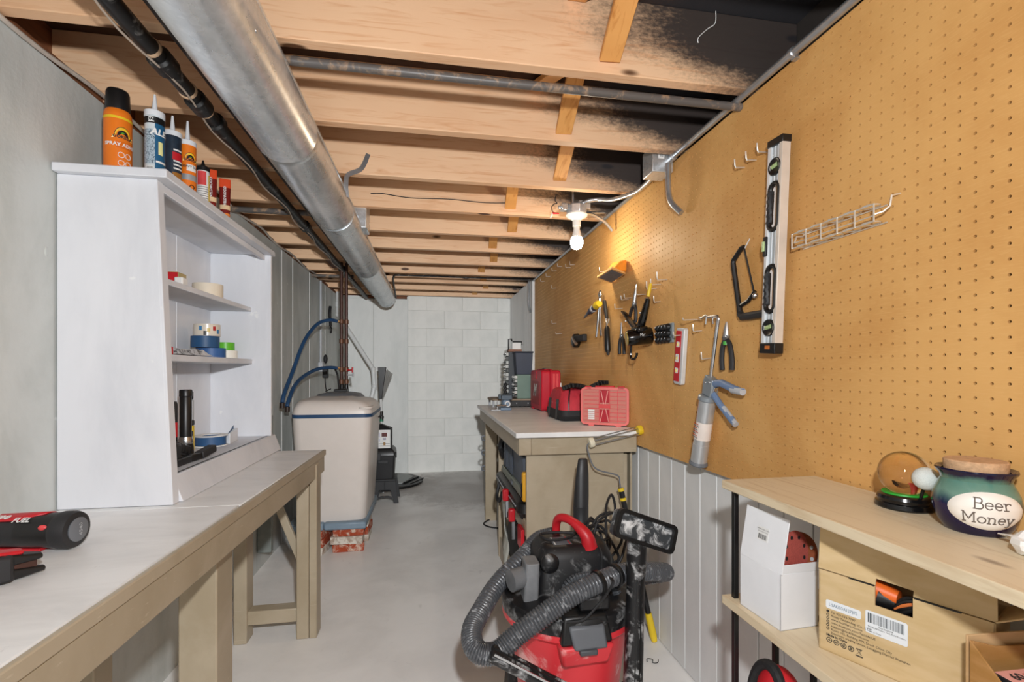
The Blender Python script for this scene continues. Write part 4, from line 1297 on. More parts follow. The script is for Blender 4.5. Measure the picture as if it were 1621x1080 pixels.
t = thing('yellow_case', 'yellow tool body at the front corner under the right bench', 'tool', (.55, 2.3, .59))
W('body', shape(('box', (.445, 2.27, .592), (.60, 2.31, .735))), mat('#e2a52c', .45), t, .008)
W('grip_slot', shape(('box', (.440, 2.28, .61), (.446, 2.30, .68))), M_BLK, t, .003)
def clamp(y, z, label):
    t = thing('clamp', label, 'clamp', (.44, y, z), 0, 'red tipped clamps under the right bench')
    W('bar', shape(('bar', (.415, y, z - .12), (.42, y + .04, z + .02), .02, .03)), M_BLK, t, .003)
    W('red_pad', shape(('box', (.392, y - .005, z - .03), (.425, y + .035, z + .035))), M_RED, t, .008)
clamp(2.56, .55, 'red tipped clamp hanging over the shelf edge nearer the drawers')
clamp(2.36, .50, 'red tipped clamp hanging over the shelf edge nearer the end panel')
t = tag(ob('red_box', shape(('box', (.435, 2.262, .36), (.453, 2.36, .46))), M_RED, None, .003), 'small red plate hooked below the shelf lip under the right bench', 'plate')
m = MB()
vs = []
for i in range(13):
    z = .545 - i * .035
    for j in range(4):
        vs.append((.436 + .012 * sin(i * .9 + j) - .010, 2.66 + .028 * j - .004 * i + .006 * sin(i * 1.3), z))
m.add(vs, [(i * 4 + j, i * 4 + j + 1, (i + 1) * 4 + j + 1, (i + 1) * 4 + j) for i in range(12) for j in range(3)])
o = tag(ob('grey_cloth', m, mat('#b3b3aa', .8)), 'narrow grey cloth hanging over the shelf edge under the right bench', 'cloth')
sm = o.modifiers.new('thick', 'SOLIDIFY')
sm.thickness = .004
t = tag(ob('dark_sack', loft([(.101, .475, .85, 2.30, 3.0, .06), (.20, .47, .86, 2.28, 3.04, .08), (.34, .49, .84, 2.34, 2.98, .1), (.40, .56, .76, 2.45, 2.85, .09)]), mat('#2d2d2c', .75, var=.4)), 'dark bulky sack on the bottom board under the right bench', 'sack')
tag(ob('extension_cord', shape(('tube', spline([(.52, 3.92, .006), (.46, 3.86, .006), (.425, 3.79, .006), (.45, 3.72, .006), (.50, 3.68, .006), (.55, 3.66, .006)], 8), .006, 8)), M_BLKM), 'black cord looped on the floor by the right bench foot', 'cord')

# things on the bench
t = thing('tool_stand', 'low stand with brown rounded top at the far end of the bench', 'stand', (.72, 3.822, RZ))
W('stand_top', shape(('prism', [(0, .12), (.02, .03), (.07, 0), (.53, 0), (.53, .34), (.05, .34), (.01, .27)], (.455, 3.602, 1.0), (1, 0, 0), (0, 1, 0), (0, 0, .012))), mat('#8c7a66', .6, var=.2), t, .002)
W('apron', shape(('box', (.60, 3.612, .955), (.985, 3.632, .999))), M_BLK, t, .002)
for i in range(4):
    W('bolt', shape(('sphere', (.66 + i * .09, 3.611, .978), .005, 8, 6)), M_LGREY, t, 0)
for x, y in ((.49, 3.692), (.49, 3.932), (.96, 3.672), (.96, 3.932)):
    W('leg', shape(('cyl', (x, y, RZ), (x, y, 1.0), .008)), M_LGREY, t, 0)
M_CLEAR = mat('#c9ccca', .15, var=.2, scale=60)
SZ = 1.012
def drawers(x0, x1, y0, y1, z0, z1, body, label, cols, rows_, name='parts_cabinet'):
    t = thing(name, label, 'parts cabinet', ((x0 + x1) / 2, (y0 + y1) / 2, z0), 0, 'small parts cabinets on the stand')
    W('body', shape(('box', (x0 + .012, y0 + .004, z0), (x1, y1, z1))), body, t, .003)
    dz = (z1 - z0 - .01) / rows_
    dy = (y1 - y0 - .006) / cols
    for r in range(rows_):
        for c_ in range(cols):
            a = y0 + .003 + c_ * dy
            d_ = W('drawer', shape(('box', (x0 - .006 - .004 * ((r + c_) % 2), a + .003, z0 + .005 + r * dz + .003), (x0 + .05, a + dy - .003, z0 + .005 + (r + 1) * dz - .004))), M_CLEAR if (r + c_) % 3 else mat('#4a4d4c', .4), t, .002)
            ob('pull', shape(('box', (x0 - .014, a + dy * .35, z0 + .005 + (r + .35) * dz), (x0 - .006, a + dy * .65, z0 + .005 + (r + .6) * dz))), M_PWHITE if r % 2 else M_BLK, d_, .001, world=True)
    return t
drawers(.615, .755, 3.792, 3.932, SZ, 1.385, mat('#33383e', .5), 'tall narrow cabinet of clear parts drawers on the stand', 3, 11)
drawers(.66, .80, 3.647, 3.772, SZ, 1.20, mat('#6d8579', .5), 'shorter grey-green cabinet of clear parts drawers on the stand', 3, 6)
# drawer fronts that face the aisle end
for o in [q_ for q_ in C.objects if q_.get('category') == 'parts cabinet']:
    pass
t = thing('blue_bin', 'dark blue bin on top of the grey-green parts cabinet', 'bin', (.73, 3.692, 1.20))
W('bin_body', shape(('hexa', [(.672, 3.672, 1.2005), (.79, 3.672, 1.2005), (.79, 3.772, 1.2005), (.672, 3.772, 1.2005)], [(.66, 3.662, 1.37), (.80, 3.662, 1.37), (.80, 3.777, 1.37), (.66, 3.777, 1.37)])), mat('#333b4c', .5), t, .003)
W('bin_rim', shape(('box', (.655, 3.657, 1.370), (.805, 3.782, 1.382))), mat('#2a3140', .5), t, .003)
t = thing('open_carton', 'small open cardboard carton by the dark blue bin', 'carton', (.87, 3.672, SZ))
W('carton_body', shape(('box', (.825, 3.632, SZ), (.96, 3.752, 1.20))), M_CARD, t, .002)
W('flap', shape(('bar', (.825, 3.692, 1.20), (.806, 3.692, 1.185), .115, .003, (0, 0, 1))), M_CARD, t, .0)
W('flap', shape(('bar', (.83, 3.692, 1.202), (.90, 3.692, 1.25), .115, .003, (0, 0, 1))), mat('#6a6a60', .7), t, .0)
t = thing('carry_caddy', 'small black-handled caddy with white card on the tall parts cabinet', 'caddy', (.69, 3.862, 1.385))
W('tray', shape(('box', (.63, 3.817, 1.3855), (.74, 3.907, 1.405))), mat('#8a5f4a', .6), t, .002)
W('handle', shape(('tube', [(.632, 3.822, 1.40), (.632, 3.822, 1.485), (.655, 3.822, 1.487), (.658, 3.822, 1.47)], .007, 8), ('tube', [(.665, 3.822, 1.465), (.74, 3.822, 1.465), (.745, 3.822, 1.44)], .006, 8)), M_BLK, t, 0)
W('card', shape(('box', (.665, 3.827, 1.40), (.735, 3.829, 1.46))), M_PWHITE, t, 0)
t = tag(ob('black_coil', shape(('tube', spline([(.59 + .012 * (i % 2), 3.772, SZ + .006 + i * .014) for i in range(9)], 3), .012, 8)), M_BLKM), 'black coiled item standing beside the tall parts cabinet', 'coil')
t = thing('bench_vise', 'small blue-grey bench vise at the far front of the bench', 'vise', (.52, 3.4, RZ))
M_VISE = mat('#6d7f92', .4, .2, .15)
W('base', shape(('box', (.50, 3.38, RZ), (.58, 3.47, RZ + .02))), M_VISE, t, .004)
W('body', shape(('box', (.515, 3.39, RZ + .02), (.575, 3.46, RZ + .085))), M_VISE, t, .012)
W('jaw', shape(('box', (.505, 3.37, RZ + .075), (.585, 3.40, RZ + .11))), mat('#4c5863', .4, .3), t, .004)
W('jaw', shape(('box', (.495, 3.43, RZ + .075), (.58, 3.47, RZ + .112))), mat('#4c5863', .4, .3), t, .004)
W('emblem', shape(('ring', (.553, 3.388, RZ + .045), (0, -1, 0), .020, .014, .004, 18)), M_PWHITE, t, 0)
W('screw', shape(('cyl', (.545, 3.39, RZ + .035), (.47, 3.37, RZ + .035), .008), ('cyl', (.475, 3.37, RZ + .005), (.475, 3.37, RZ + .065), .004)), M_STEEL, t, 0)
W('foot_clamp', shape(('box', (.43, 3.36, RZ), (.50, 3.40, RZ + .008))), M_LGREY, t, .003)

t = thing('red_hard_case', 'upright red plastic tool case with white logo on the bench', 'tool case', (.85, 3.4, RZ))
M_RCASE = mat('#c21f33', .38, var=.06)
for x0, x1, nm in ((.765, .832, 'half_shell'), (.835, .905, 'half_shell')):
    ob(nm, shape(('prism', rrect(.36, .285, .03, 4), (x0, 3.405, RZ + .1475), (0, 1, 0), (0, 0, 1), (x1 - x0, 0, 0))), M_RCASE, t, .010, world=True)
W('seam_band', shape(('prism', rrect(.366, .293, .032, 4), (.829, 3.405, RZ + .1490), (0, 1, 0), (0, 0, 1), (.009, 0, 0))), M_RCASE, t, .002)
W('recess_panel', shape(('prism', rrect(.24, .17, .01, 3), (.7635, 3.42, RZ + .125), (0, 1, 0), (0, 0, 1), (.003, 0, 0))), mat('#a01828', .4), t, .001)
W('carry_handle', shape(('box', (.80, 3.30, RZ + .291), (.86, 3.54, RZ + .298))), M_RCASE, t, .004)
W('notch', shape(('box', (.762, 3.36, RZ + .22), (.80, 3.46, RZ + .288))), mat('#d23444', .4), t, .012)
for z in (.02,):
    W('foot', shape(('box', (.80, 3.222, RZ), (.87, 3.24, RZ + .012))), M_RCASE, t, .004)
    W('foot', shape(('box', (.762, 3.50, RZ), (.785, 3.58, RZ + .012))), M_RCASE, t, .004)
W('rib', shape(('box', (.845, 3.218, RZ + .03), (.862, 3.226, RZ + .265))), M_REDL, t, .003)
W('rib', shape(('box', (.870, 3.218, RZ + .03), (.885, 3.226, RZ + .265))), M_REDL, t, .003)
text('M', (.7628, 3.43, RZ + .14), (0, -1, 0), (0, 0, 1), .115, M_PWHITE, t, 'logo', world=True, bold=.006, shear=.35)
W('sticker', shape(('box', (.8995, 3.2165, RZ + .10), (.9045, 3.2245, RZ + .2))), M_PWHITE, t, 0)

t = thing('tool_bag', 'red and black fabric tool bag on the bench behind the parts organizer', 'tool bag', (.85, 2.75, RZ))
M_BAGR = mat('#c8323f', .65, var=.12, scale=30)
W('bottom', loft([(RZ, .735, .965, 2.60, 2.93, .03), (RZ + .03, .725, .975, 2.58, 2.95, .04), (RZ + .062, .728, .975, 2.585, 2.95, .04)]), mat('#232325', .7), t, 0)
W('body', loft([(RZ + .06, .730, .972, 2.588, 2.945, .04), (RZ + .12, .735, .968, 2.60, 2.93, .05), (RZ + .172, .75, .955, 2.63, 2.90, .05), (RZ + .185, .77, .945, 2.66, 2.88, .04)]), M_BAGR, t, 0)
W('top_flap', strip(spline([(.755, 2.62, RZ + .185), (.80, 2.60, RZ + .205), (.86, 2.62, RZ + .19), (.91, 2.63, RZ + .188), (.96, 2.60, RZ + .215), (.985, 2.60, RZ + .22)], 5), .10, .022), mat('#1c1a1a', .8, var=.3), t, .006)
for y in (2.66, 2.83):
    W('webbing', shape(('hexa', [(.722, y, RZ + .01), (.728, y, RZ + .01), (.728, y + .045, RZ + .01), (.722, y + .045, RZ + .01)], [(.730, y, RZ + .12), (.737, y, RZ + .12), (.737, y + .045, RZ + .12), (.730, y + .045, RZ + .12)])), M_BLK, t, .002)
W('piping', shape(('tube', spline([(.772, 2.588, RZ + .05), (.775, 2.598, RZ + .12), (.79, 2.63, RZ + .178)], 5), .004, 6)), M_BLK, t, 0)
text('Milwaukee', (.7335, 2.765, RZ + .085), (0, -1, 0), (.0, 0, 1), .030, M_PWHITE, t, world=True, bold=.0008, shear=.25)

# clear red parts organizer, slightly turned
a0, a1 = V((.785, 2.405, RZ)), V((.992, 2.275, RZ))
ex = (a1 - a0).normalized()
en = V((ex.y, -ex.x, 0))            # towards the viewer
ez = V((0, 0, 1))
t = thing('parts_organizer', 'translucent red parts organizer case at the near end of the bench', 'parts organizer', (a0 + a1) / 2)
q = NT('clear_red_plastic')
q.b.inputs['Transmission Weight'].default_value = .40
q.b.inputs['IOR'].default_value = 1.2
M_CLRED = q.done('#f7a598', .12)
ctr = (a0 + a1) / 2 + ez * .1035
Wd = (a1 - a0).length
ob('back_shell', shape(('prism', rrect(Wd, .190, .022, 4), ctr - en * .030, ex, ez, en * -.04)), M_RED, t, .004, world=True)
ob('front_shell', shape(('prism', rrect(Wd, .190, .022, 4), ctr + en * .0, ex, ez, en * -.0295)), M_CLRED, t, .004, world=True)
fr = MB()
ro, ri = rrect(Wd + .004, .194, .024, 4), rrect(Wd - .018, .172, .014, 4)
nn_ = len(ro)
vs = [ctr + en * .004 + ex * x + ez * y for x, y in ro] + [ctr + en * .004 + ex * x + ez * y for x, y in ri] + [ctr - en * .004 + ex * x + ez * y for x, y in ro]
fr.add(vs, [(i, (i + 1) % nn_, nn_ + (i + 1) % nn_, nn_ + i) for i in range(nn_)] + [(i, (i + 1) % nn_, 2 * nn_ + (i + 1) % nn_, 2 * nn_ + i) for i in range(nn_)])
ob('rim', fr, mat('#e87874', .3), t, world=True)
def onface(name, x, z, w_, h_, material, d=.002, off=.0, bevel=.0008):
    return ob(name, shape(('prism', [(-w_ / 2, -h_ / 2), (w_ / 2, -h_ / 2), (w_ / 2, h_ / 2), (-w_ / 2, h_ / 2)], ctr + ex * x + ez * z + en * off, ex, ez, en * d)), material, t, bevel, world=True)
M_DIV = mat('#e0565a', .4)
for i in range(8):
    onface('compartment_rib', -.068, -.075 + i * .021, .075, .003, M_DIV, .003)
    onface('compartment_rib', .068, -.075 + i * .021, .080, .003, M_DIV, .003)
for x in (-.028, .026, .068):
    onface('divider', x, 0, .003, .165, M_DIV, .003)
onface('dark_bin', .0, .05, .048, .065, mat('#b01026', .35), .002)
onface('dark_bin', .0, -.05, .048, .065, mat('#b01026', .35), .002)
onface('centre_bar', .0, .0, .060, .02, M_REDL, .004)
for s_ in (-1, 1):
    ob('diagonal_rib', shape(('bar', ctr + ex * (.018 * s_) + ez * .08 + en * .003, ctr + ex * (.004 * s_) + ez * .01 + en * .003, .003, .004, en)), mat('#f2b0a8', .3), t, world=True)
    ob('diagonal_rib', shape(('bar', ctr + ex * (.022 * s_) - ez * .08 + en * .003, ctr + ex * (.006 * s_) - ez * .012 + en * .003, .003, .004, en)), mat('#f2b0a8', .3), t, world=True)
for i in range(5):
    onface('label_slip', -.068, -.065 + i * .0105, .034, .0085, M_PWHITE, .0012, .003)
for s_ in (-1, 1):
    onface('latch', .085 * s_, .094, .035, .018, M_RED, .008, -.004, .003)
    onface('foot', .07 * s_, -.099, .03, .009, mat('#e87874', .3), .01, -.01, .002)
onface('handle', .0, .099, .10, .012, M_RED, .02, -.02, .004)

# paint roller leaning against the bench end
t = thing('paint_roller', 'paint roller frame on a long black and yellow pole against the bench end', 'paint roller', (1.0, 2.05, 0))
M_CAP = mat('#e3dcc4', .5)
ra, rb_ = V((.745, 2.135, .895)), V((.985, 2.135, .948))
dd = (rb_ - ra).normalized()
for i in range(5):
    a = 2 * pi * i / 5
    off = V((0, cos(a), 0)) * .018 + dd.cross(V((0, 1, 0))).normalized() * .018 * sin(a)
    ob('cage_wire', shape(('cyl', ra + off, rb_ + off, .0025, None, 6)), M_STEEL, t, world=True)
ob('end_cap', shape(('lathe', [(.010, -.012), (.022, -.010), (.024, .0), (.022, .012), (.010, .014)], ra, dd, 18)), M_CAP, t, world=True)
ob('end_cap', shape(('lathe', [(.010, -.012), (.022, -.010), (.024, .0), (.022, .012), (.010, .014)], rb_, dd, 18)), M_YEL, t, world=True)
ob('frame_wire', shape(('tube', spline([ra - dd * .01, ra + V((-.022, -.01, -.012)), ra + V((-.02, -.015, -.04)), ra + V((.0, -.02, -.10)), ra + V((.03, -.03, -.125)), (.86, 2.10, .745), (.872, 2.10, .71), (.878, 2.10, .67)], 5), .0035, 8)), M_GREY, t, world=True)
pa, pb = V((.876, 2.10, .685)), V((1.006, 2.02, .0))
pd = (pb - pa).normalized()
ob('pole', shape(('cyl', pa, pb - pd * .12, .0125, None, 12)), M_BLK, t, world=True)
for s_, e_ in ((.0, .014), (.045, .058)):
    ob('yellow_band', shape(('cyl', pa + pd * s_, pa + pd * e_, .0145, None, 12)), M_YEL, t, world=True)
ob('yellow_grip', shape(('tube', [pb - pd * .13, pb - pd * .11, pb - pd * .03, pb + pd * -.005], [.0145, .016, .0165, .013], 12)), M_YEL, t, world=True)

# ================================================================== wet/dry vacuum
vx, vy = .475, 1.61
vac = thing('shop_vacuum', 'dusty red and black wet dry shop vacuum on the floor', 'vacuum cleaner', (vx, vy, 0))
M_VB = worn('#1a1a1c', '#9a9a9a', .45, 14, .42, 'dusty_black_plastic')
M_VR = worn('#e23840', '#f2b8b4', .55, 9, .42, 'dusty_red_plastic')
vc = (vx, vy, 0)
dr = ob('drum', shape(('lathe', [(.15, .075), (.165, .08), (.205, .385), (.224, .40), (.228, .405), (.228, .425), (.21, .43), (0, .43)], vc, (0, 0, 1), 48)), M_VR, vac, world=True)
lid = ob('lid', shape(('lathe', [(.226, .42), (.229, .425), (.229, .462), (.222, .474), (.19, .484), (.12, .494), (0, .497)], vc, (0, 0, 1), 48)), M_VB, vac, world=True)
mh = loft([(.47, vx - .13, vx + .155, vy - .09, vy + .13, .04), (.60, vx - .115, vx + .145, vy - .075, vy + .12, .04), (.632, vx - .10, vx + .13, vy - .06, vy + .105, .04), (.640, vx - .085, vx + .115, vy - .045, vy + .09, .03)])
ob('motor_head', mh, M_VB, vac, world=True)
W('front_arch', strip(spline([(vx - .045, vy - .105, .49), (vx - .025, vy - .10, .535), (vx + .02, vy - .098, .552), (vx + .08, vy - .098, .548), (vx + .125, vy - .10, .52), (vx + .14, vy - .11, .49)], 5), .02, .024), mat('#55585c', .5, var=.25), vac, .004)
W('side_bracket', loft([(.475, vx - .175, vx - .125, vy - .10, vy - .01, .012), (.60, vx - .165, vx - .118, vy - .09, vy - .01, .012)]), mat('#7e8083', .5, var=.25), vac, .003)
ob('port', shape(('cyl', (vx - .16, vy - .055, .548), (vx - .215, vy - .075, .545), .033, .035, 20)), mat('#6f7174', .5, var=.25), vac, world=True)
W('switch_boss', shape(('sphere', (vx - .085, vy - .085, .598), .032, 14, 10, (1, .7, 1))), M_VB, vac, 0)
W('rating_plate', shape(('box', (vx - .06, vy - .04, .6402), (vx + .005, vy + .03, .6412))), M_GREY, vac, 0)
for x in (-.055, -.004):
    W('plate_stripe', shape(('box', (vx + x, vy - .038, .6412), (vx + x + .004, vy + .028, .6418))), M_PWHITE if x < -.02 else M_RED, vac, 0)
# red carry handle
hp = spline([(vx + .065, vy - .045, .628), (vx + .055, vy - .045, .665), (vx + .03, vy - .02, .695), (vx + .005, vy + .02, .708), (vx - .015, vy + .055, .700), (vx - .02, vy + .075, .672), (vx - .02, vy + .078, .64)], 6)
hm = MB()
nn_ = len(hp)
for i, (a, b) in enumerate(zip(hp[:-1], hp[1:])):
    wd = .050 - .020 * min(1, i / (nn_ * .35))
    hm.bar(a, b, wd, .020, (1, .35, 0))
hm2 = MB()
hm2.tube(hp, [.028 - .013 * min(1, i / (nn_ * .4)) for i in range(nn_)], 14)
ob('carry_handle', hm2, M_RED, vac, world=True)
text('RIDGID', V(hp[3]) + V((.012, -.031, .0)), (0.05, 0, -1), (1, 0, .05), .0, M_PWHITE, vac, world=True) if False else None
# hose
hpts = [(.46, 1.74, .612), (.40, 1.735, .60), (.335, 1.70, .555), (.235, 1.63, .50), (.165, 1.52, .468), (.125, 1.44, .445), (.135, 1.38, .420), (.19, 1.37, .415), (.26, 1.385, .455), (.345, 1.39, .505), (.43, 1.40, .550), (.53, 1.425, .572), (.635, 1.478, .570), (.735, 1.52, .548), (.815, 1.57, .520), (.845, 1.63, .490), (.80, 1.67, .465), (.735, 1.675, .463)]
hs_ = spline(hpts, 30)
hr = [.0320 if i % 3 < 2 else .0280 for i in range(len(hs_))]
q = NT('ribbed_hose_plastic')
M_HOSE = worn('#505256', '#a4a6a9', .45, 40, .30, 'grey_hose')
ob('hose', shape(('tube', hs_, hr, 16)), M_HOSE, vac, world=True, angle=60)
for k_ in (10.9, 11.55):
    i = int(k_ * 30)
    p, d = hs_[i], (hs_[i + 1] - hs_[i - 1]).normalized()
    ob('hose_clip', shape(('lathe', [(.0335, -.008), (.037, -.006), (.037, .006), (.0335, .008)], p, d, 20)), M_BLK, vac, world=True)
W('clip_base', shape(('box', (.455, 1.405, .488), (.555, 1.46, .535))), M_VB, vac, .01)
# front latch
W('latch_housing', shape(('hexa', [(0.386, 1.372, .405), (0.552, 1.378, .405), (0.552, 1.45, .405), (0.386, 1.45, .405)], [(0.399, 1.39, .487), (0.539, 1.395, .487), (0.539, 1.45, .487), (0.399, 1.45, .487)])), M_BLK, vac, .008)
W('latch_block', shape(('hexa', [(0.396, 1.385, .335), (0.544, 1.392, .335), (0.544, 1.45, .335), (0.396, 1.45, .335)], [(0.382, 1.362, .404), (0.556, 1.37, .404), (0.556, 1.45, .404), (0.382, 1.45, .404)])), M_VR, vac, .010)
lt = W('latch', shape(('hexa', [(0.424, 1.356, .398), (0.530, 1.360, .398), (0.530, 1.39, .398), (0.424, 1.39, .398)], [(0.412, 1.375, .462), (0.524, 1.378, .462), (0.524, 1.40, .462), (0.412, 1.40, .462)])), mat('#63666b', .5), vac, .008)
W('latch_tab', shape(('box', (0.439, 1.352, .386), (0.494, 1.37, .402))), mat('#4c4e52', .5), vac, .004)
# caster feet
for sx, sy in ((-.13, -.13), (.15, -.21), (.13, .15), (-.14, .13)):
    ft = W('caster_bracket', loft([(.055, vx + sx - .06, vx + sx + .06, vy + sy - .055, vy + sy + .055, .03), (.15, vx + sx - .055, vx + sx + .055, vy + sy - .05, vy + sy + .05, .03), (.24, vx + sx - .042, vx + sx + .042, vy + sy - .04, vy + sy + .04, .03)]), M_VB, vac, 0)
    ob('wheel', shape(('cyl', (vx + sx - .015, vy + sy - .01, .027), (vx + sx + .015, vy + sy + .01, .027), .027, None, 18)), M_BLKM, ft, world=True)
# power cord wound in a heap on the motor head
rc = random.Random(11)
pts = []
for i in range(84):
    a = i * .60
    rad = .068 + .022 * sin(i * .9) + rc.uniform(-.014, .014)
    cx_, cy_, cz_ = vx + .165 + .05 * sin(i * .37), vy + .10 + .035 * cos(i * .5), .585 + .04 * cos(i * .23)
    pts.append((cx_ + rad * cos(a) * .85, cy_ + rad * .5 * sin(a + .4), max(.49, cz_ + rad * 1.1 * sin(a) + .02 * sin(i * .7))))
ob('power_cord', shape(('tube', spline(pts, 5), .0052, 7)), M_BLKM, vac, world=True)
ob('power_cord', shape(('tube', spline([(vx + .10, vy + .02, .66), (vx + .04, vy + .03, .652), (vx - .03, vy + .04, .655), (vx - .09, vy + .03, .655), (vx - .07, vy - .01, .648), (vx + .0, vy - .005, .648), (vx + .05, vy + .04, .652), (vx + .12, vy + .08, .66)], 6), .0048, 7)), M_BLKM, vac, world=True)
ob('power_cord', shape(('tube', spline([(vx + .09, vy - .0, .648), (vx + .095, vy - .075, .62), (vx + .09, vy - .10, .56), (.545, 1.365, .60), (.525, 1.365, .56), (.50, 1.372, .525), (.45, 1.37, .485), (.39, 1.40, .470)], 6), .0040, 7)), M_BLKM, vac, world=True)

# wand with floor brush held in the caster bracket
wd_ = thing('vacuum_wand', 'black dusty extension wand with wide floor nozzle standing at the vacuum side', 'vacuum wand', (.617, 1.392, .0))
M_WAND = worn('#18181a', '#b9b9b9', .62, 20, .4, 'dusty_wand')
wa, wb_ = V((.617, 1.392, .13)), V((.640, 1.405, .705))
ob('tube', shape(('tube', [wa, wa.lerp(wb_, .82), wa.lerp(wb_, .82), wb_], [.031, .0275, .0305, .0305], 20)), M_WAND, wd_, world=True)
for s_ in (-.5, .5):
    n = V((.25 * s_ * 2, -1, 0)).normalized()
    ob('tube_rib', shape(('bar', wa + n * .029, wa.lerp(wb_, .8) + n * .0275, .004, .003, n)), M_BLK, wd_, world=True)
bx_ = V((.94, .05, -.36)).normalized()
by_ = V((.33, .22, .9))
by_ = (by_ - bx_ * by_.dot(bx_)).normalized()
bn = bx_.cross(by_)
bc = V((.662, 1.385, .735))
ob('nozzle_plate', shape(('prism', rrect(.205, .082, .016, 4), bc - bn * .008, bx_, by_, -bn * .035 if bn.y < 0 else bn * .035)), worn('#3d4043', '#dcdcdc', .75, 24, .4, 'dusty_nozzle_face'), wd_, .004, world=True)
rm = MB()
ro, ri = rrect(.212, .089, .018, 4), rrect(.188, .066, .010, 4)
k_ = len(ro)
vs = [bc + bn * (.007 if bn.y < 0 else -.007) + bx_ * x + by_ * y for x, y in ro] + [bc + bn * (.007 if bn.y < 0 else -.007) + bx_ * x + by_ * y for x, y in ri] + [bc + bx_ * x + by_ * y - bn * .012 for x, y in ro] + [bc + bx_ * x + by_ * y - bn * .006 for x, y in ri]
rm.add(vs, [(i, (i + 1) % k_, k_ + (i + 1) % k_, k_ + i) for i in range(k_)] + [(i, (i + 1) % k_, 2 * k_ + (i + 1) % k_, 2 * k_ + i) for i in range(k_)] + [(k_ + i, k_ + (i + 1) % k_, 3 * k_ + (i + 1) % k_, 3 * k_ + i) for i in range(k_)])
ob('nozzle_rim', rm, M_BLK, wd_, world=True)
ob('neck', shape(('cyl', wb_ - V((0, 0, .03)), bc - by_ * .02 + bn * (-.046 if bn.y < 0 else .046), .029, .024, 18)), M_BLK, wd_, world=True)
# crevice tool standing behind
ct = thing('crevice_tool', 'tall black crevice tool standing upright behind the vacuum', 'crevice tool', (.615, 1.865, 0))
M_CT = mat('#2a2b2d', .45, var=.15)
ca = V((.615, 1.88, .10))
ob('tube', shape(('cyl', ca, (.613, 1.885, .595), .029, None, 20)), M_CT, ct, world=True)
ob('socket', shape(('lathe', [(.031, 0), (.034, .002), (.034, .014), (.0315, .018), (.0315, .09), (0, .09)], (.613, 1.885, .585))), M_CT, ct, world=True)
m = MB()
vs = []
n = 16
for z, rx_, ry_, cy_ in ((.67, .031, .031, 1.885), (.72, .031, .026, 1.888), (.80, .027, .017, 1.893), (.862, .021, .013, 1.898), (.868, .015, .009, 1.898)):
    for k_ in range(n):
        a = 2 * pi * k_ / n
        vs.append((.613 + rx_ * cos(a) + (z - .67) * .07, cy_ + ry_ * sin(a), z))
m.add(vs, [(i * n + k_, i * n + (k_ + 1) % n, (i + 1) * n + (k_ + 1) % n, (i + 1) * n + k_) for i in range(4) for k_ in range(n)] + [tuple(range(n - 1, -1, -1)), tuple(4 * n + k_ for k_ in range(n))])
ob('crevice_nozzle', m, M_CT, ct, world=True)
ob('holder', shape(('lathe', [(.045, 0), (.05, .02), (.038, .11), (0, .11)], (.615, 1.88, 0))), M_VB, ct, world=True)
# slotted floor nozzle leaning across the front of the drum
sn = thing('slotted_nozzle', 'long black slotted nozzle leaning across the front of the vacuum drum', 'nozzle', (.30, 1.33, .3))
na, nb = V((.170, 1.345, .432)), V((.44, 1.325, .275))
ob('nozzle_bar', shape(('bar', na, nb, .045, .028, (0, -.5, 1))), M_WAND, sn, .006, world=True)
nd = (nb - na).normalized()
for o_ in (-.010, .010):
    ob('slot_lip', shape(('bar', na + nd * .01 + V((0, -.012, .014)) + V((0, o_, o_ * .3)), nb - nd * .01 + V((0, -.012, .014)) + V((0, o_, o_ * .3)), .004, .006)), M_STEEL if o_ < 0 else M_BLK, sn, world=True)
ob('nozzle_neck', shape(('tube', [na.lerp(nb, .62) + V((0, .012, -.01)), (.345, 1.39, .24), (.35, 1.42, .15), (.35, 1.43, .0)], [.027, .029, .032, .034], 16)), M_VB, sn, world=True)
tag(ob('wire_scrap', shape(('tube', spline([(.905, 1.885, .003), (.915, 1.905, .003), (.935, 1.895, .003), (.925, 1.875, .003), (.945, 1.87, .004), (.955, 1.885, .008)], 6), .0016, 5)), M_BLK), 'tiny black wire scrap on the floor by the wainscot', 'wire scrap')

# ================================================================== right shelf unit
su = thing('shelf_unit', 'low shelf unit with pine boards and thin black metal posts', 'shelf unit', (.85, .7, 0))
SX0, SX1, SY0, SY1 = .722, .988, .06, 1.088
TZ1, TZ2, TZ3 = .96, .672, .37
for z in (TZ1, TZ2, TZ3):
    W('shelf_board', shape(('box', (SX0, SY0, z - .021), (SX1, SY1, z))), M_PINE, su, .002)
for x, y, zt in ((.745, 1.068, TZ1), (.745, .09, TZ1), (.966, 1.0, TZ1), (.966, .09, TZ1), (.857, 1.068, TZ2), (.966, 1.068, TZ2)):
    W('post', shape(('box', (x - .006, y - .006, 0), (x + .006, y + .006, zt - .021))), M_BLK, su, .001)
W('post', shape(('box', (.960, .55, 0), (.972, .562, TZ1 - .021))), M_BLK, su, .001)

